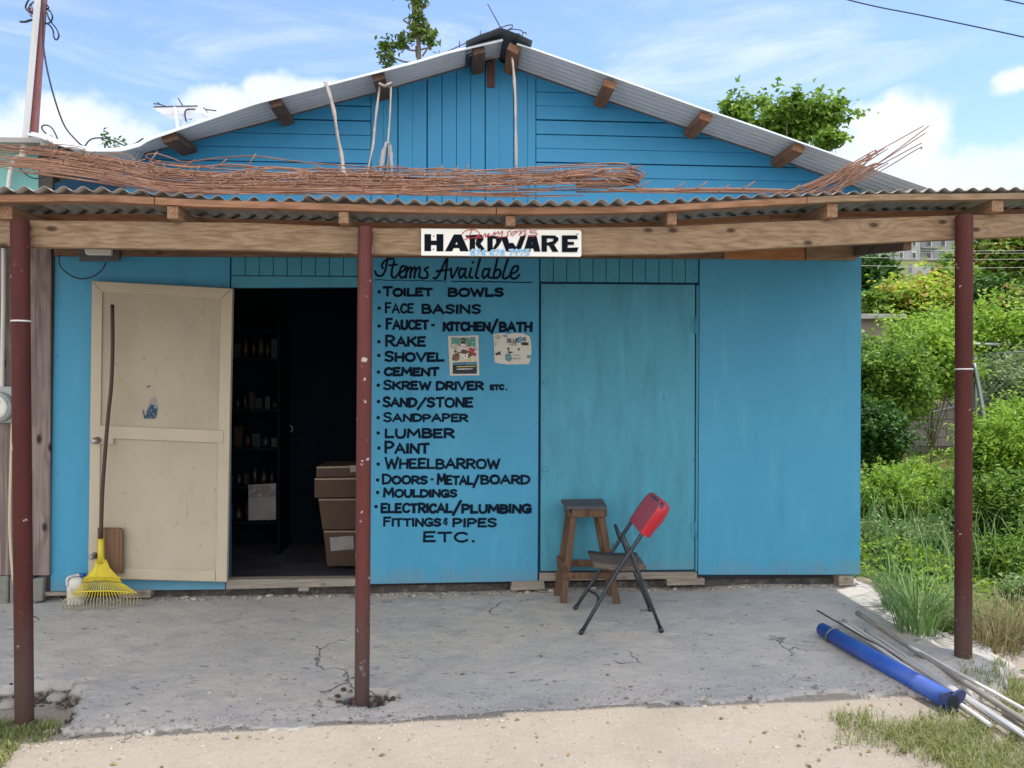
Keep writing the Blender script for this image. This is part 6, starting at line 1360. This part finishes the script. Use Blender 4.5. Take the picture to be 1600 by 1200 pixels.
# ------------------------------------------------------------------ things on the slope
ru = thing('ruined_house', 'small stained concrete house with flat slab roof beyond the shrubs', 'house', Vector((D(1380, 500, 23).x, 24, GZ(D(1380, 500, 23).x, 24))))
Yr = 23.0
MB().prism([D(1240, 498, Yr), D(1406, 500, Yr), D(1406, 680, Yr), D(1240, 680, Yr)], (0, 4, 0)).build('wall', m_ruin, ru)
MB().prism([D(1235, 490, Yr - .3), D(1417, 490.5, Yr - .3), D(1417, 497.5, Yr - .3), D(1235, 499, Yr - .3)], (0, 4.6, 0)).build('roof_slab', m_slab, ru, .02)
wf = MB().prism([D(1373, 543.5, Yr - .02), D(1389, 543.5, Yr - .02), D(1389, 562, Yr - .02), D(1373, 562, Yr - .02)], (0, .06, 0)).build('window_frame', m_winf, ru, .01)
MB().prism([D(1376, 546, Yr - .05), D(1385, 546, Yr - .05), D(1385, 562, Yr - .05), D(1376, 562, Yr - .05)], (0, .05, 0)).build('pane', m_pane, wf)
MB().tube([D(1411.5, 498, Yr - .15), D(1411.5, 560, Yr - .15)], .045, 8).build('roof_post', mat('dull_green_post', (.16, .21, .18), rough=.7), ru)
rail = thing('pipe_rail', 'grey metal rail overgrown by bright green vines', 'rail', Vector((D(1500, 540, 15.2).x, 15.2, GZ(D(1500, 540, 15.2).x, 15.2))))
MB().tube([D(1440, 537, 15.4), D(1530, 537.5, 15.2), D(1700, 541, 15.0)], .028, 8).build('rail_tube', m_pvcg, rail)
for x in (1455, 1600, 1690):
    p = D(x, 538, 15.2); MB().tube([Vector((p.x, p.y, GZ(p.x, p.y))), p], .025, 8).build('rail_post', m_pvcg, rail)
bw = thing('block_wall', 'low wall of unrendered concrete blocks behind the chain-link fence', 'wall', Vector((D(1450, 680, 15).x, 15, GZ(D(1450, 680, 15).x, 15))))
for r_i in range(5):
    for c_i in range(9):
        x0 = 1408 + c_i * 29 + (r_i % 2) * 14; y0 = 628 + r_i * 14
        if (r_i == 0 and c_i < 2) : continue
        MB().prism([D(x0, y0, 15), D(x0 + 28, y0, 15), D(x0 + 28, y0 + 13.2, 15), D(x0, y0 + 13.2, 15)], (0, .18, 0)).build('block', m_blockw if c_i > 2 else m_ruin, bw, .006)
MB().prism([D(1408, 629, 15.02), D(1683, 629, 15.02), D(1683, 705, 15.02), D(1408, 705, 15.02)], (0, .12, 0)).build('mortar', m_mortar, bw)
def fence(label, A, Bp, Yq, spacing=.10):
    (xa, ya0, ya1), (xb, yb0, yb1) = A, Bp; t = thing('chain_link_fence', label, 'fence', D(xa, ya1, Yq[0]), 'chain-link fences on the rise')
    ta, ba, tb2, bb = D(xa, ya0, Yq[0]), D(xa, ya1, Yq[0]), D(xb, yb0, Yq[1]), D(xb, yb1, Yq[1]); Lh = (ba - bb).length; hh = (ta - ba).length; n = int((Lh + hh) / spacing); mb = MB()
    def at(u, v): return ba.lerp(bb, u).lerp(ta.lerp(tb2, u), v)
    for i in range(n):
        for s in (1, -1):
            u0 = (i * spacing - hh) / Lh; u1 = u0 + hh / Lh; v0, v1 = (0, 1) if s > 0 else (1, 0)
            if u0 < 0: k_ = (0 - u0) / (u1 - u0); v0 = v0 + (v1 - v0) * k_; u0 = 0
            if u1 > 1: k_ = (1 - u0) / (u1 - u0); v1 = v0 + (v1 - v0) * k_; u1 = 1
            if u1 <= u0: continue
            mb.tube([at(u0, v0), at(u1, v1)], .003, 3, False)
    mb.build('wire_mesh', m_wire, t)
    for p, q in ((ta, ba), (tb2, bb)): MB().tube([q - UP * .2, p + UP * .05], .03, 8).build('fence_post', m_wire, t)
    MB().tube([ta, tb2], .012, 6).build('top_rail', m_wire, t)
fence('low chain-link fence left of the right post, in front of the block wall', (1409, 655, 706), (1506, 632, 690), (13.6, 13.8))
fence('tall chain-link fence right of the right post, behind the shrubs', (1524, 555, 690), (1720, 540, 700), (13, 12.4))
pipe('fence_brace', 'grey leaning pipe brace right of the right post in the greenery', [D(1522, 568, 12.8), D(1532, 620, 12.6), D(1546, 705, 12.3)], .035, m_wire, 'pipe')
pipe('fence_brace', 'thin dark diagonal brace crossing the pale block wall', [D(1468, 608, 14.5), D(1480, 625, 14.5), D(1497, 645, 14.5)], .018, m_rebar, 'pipe')
# far flats
ab = thing('apartment_building', 'pale grey block of flats with white windows far up the hill', 'building', Vector((D(1400, 440, 180).x, 180, GZ(D(1400, 440, 180).x, 180))))
Yq = 180
MB().prism([D(1290, 330, Yq), D(1438, 330, Yq), D(1438, 470, Yq), D(1290, 470, Yq)], (0, 14, 0)).build('wall', m_apt, ab)
MB().prism([D(1438.3, 332, Yq + 5), D(1560, 332, Yq + 5), D(1560, 440, Yq + 5), D(1438.3, 440, Yq + 5)], (0, 14, 0)).build('wall', m_apt, ab)
MB().prism([D(1285, 327, Yq - 1), D(1565, 328, Yq - 1), D(1565, 331, Yq - 1), D(1285, 330, Yq - 1)], (0, 22, 0)).build('roof_parapet', m_slab, ab)
for r_i, y in enumerate((348, 374, 393, 418)):
    for x, yy in ((1362, 0), (1392, 0), (1405, 0), (1425, 0)):
        f = MB().prism([D(x, y, Yq - .2), D(x + 7, y, Yq - .2), D(x + 7, y + 11, Yq - .2), D(x, y + 11, Yq - .2)], (0, .15, 0)).build('window', m_winf, ab)
        MB().prism([D(x + 1.2, y + 1.2, Yq - .35), D(x + 3.1, y + 1.2, Yq - .35), D(x + 3.1, y + 10, Yq - .35), D(x + 1.2, y + 10, Yq - .35)], (0, .1, 0)).prism([D(x + 3.9, y + 1.2, Yq - .35), D(x + 5.9, y + 1.2, Yq - .35), D(x + 5.9, y + 10, Yq - .35), D(x + 3.9, y + 10, Yq - .35)], (0, .1, 0)).build('pane', m_pane, f)
    for x in (1448, 1470, 1490, 1530):
        f = MB().prism([D(x, y - 2, Yq + 4.8), D(x + 8, y - 2, Yq + 4.8), D(x + 8, y + 11, Yq + 4.8), D(x, y + 11, Yq + 4.8)], (0, .15, 0)).build('window', m_winf, ab)
        MB().prism([D(x + 1.2, y - .8, Yq + 4.6), D(x + 6.8, y - .8, Yq + 4.6), D(x + 6.8, y + 10, Yq + 4.6), D(x + 1.2, y + 10, Yq + 4.6)], (0, .1, 0)).build('pane', m_pane, f)
    MB().prism([D(1440, y + 12, Yq + 3), D(1468, y + 12, Yq + 3), D(1468, y + 14, Yq + 3), D(1440, y + 14, Yq + 3)], (0, 2.2, 0)).build('balcony_slab', m_slab, ab)
rw = thing('retaining_wall', 'pale grey retaining wall on the hillside below the far flats', 'wall', Vector((D(1445, 440, 110).x, 110, GZ(D(1445, 440, 110).x, 110))))
MB().prism([D(1425, 412, 110), D(1470, 416, 110), D(1475, 460, 110), D(1425, 460, 110)], (0, 1, 0)).build('wall', mat('pale_render', (.40, .40, .40), [((.3, .3, .3), .5, (1, 1, 1), .45, .7, .7)], .9), rw)
# far wood filling the hillside
Cx = np.concatenate([field(16000, 6, 26, 12.5, 27), field(26000, 8, 60, 26, 90)]); hh = np.where(Cx[:, 1] < 26, .6, 1.6); Cx[:, 2] += RNG.uniform(0, 1, len(Cx)) * hh * vnoise(Cx[:, 0], Cx[:, 1], .5, 41); big = Cx[:, 1] > 26
V, F = leaves_np(Cx, np.tile([0, 0, .8], (len(Cx), 1)) + RNG.normal(size=(len(Cx), 3)) * .6, np.where(big, .55, .14), np.where(big, .34, .075))
tag(npmesh('scrub', V, F, G_RED, None, (20, 30, 2)), 'green and reddish scrub covering the slope', 'scrub', kind='stuff')
Ch = []
for i in range(900):
    x = RNG.uniform(10, 190); y = RNG.uniform(40, 165)
    if x / y < .30 or (.44 < x / y < .60 and y > 45): continue
    z = GZ(x, y); n = 22; r = RNG.uniform(1.4, 3.0); Ch.append(np.array([x, y, z + r * .55]) + RNG.normal(size=(n, 3)) * np.array([r, r, r * .6]) * .55)
C = np.concatenate(Ch); V, F = leaves_np(C, np.tile([0, 0, 1.], (len(C), 1)) + RNG.normal(size=(len(C), 3)) * .7, 1.5, 1.0)
tag(npmesh('hillside_wood', V, F, G_MID, None, (60, 80, 8)), 'distant green woodland covering the hillside', 'woodland', kind='stuff')
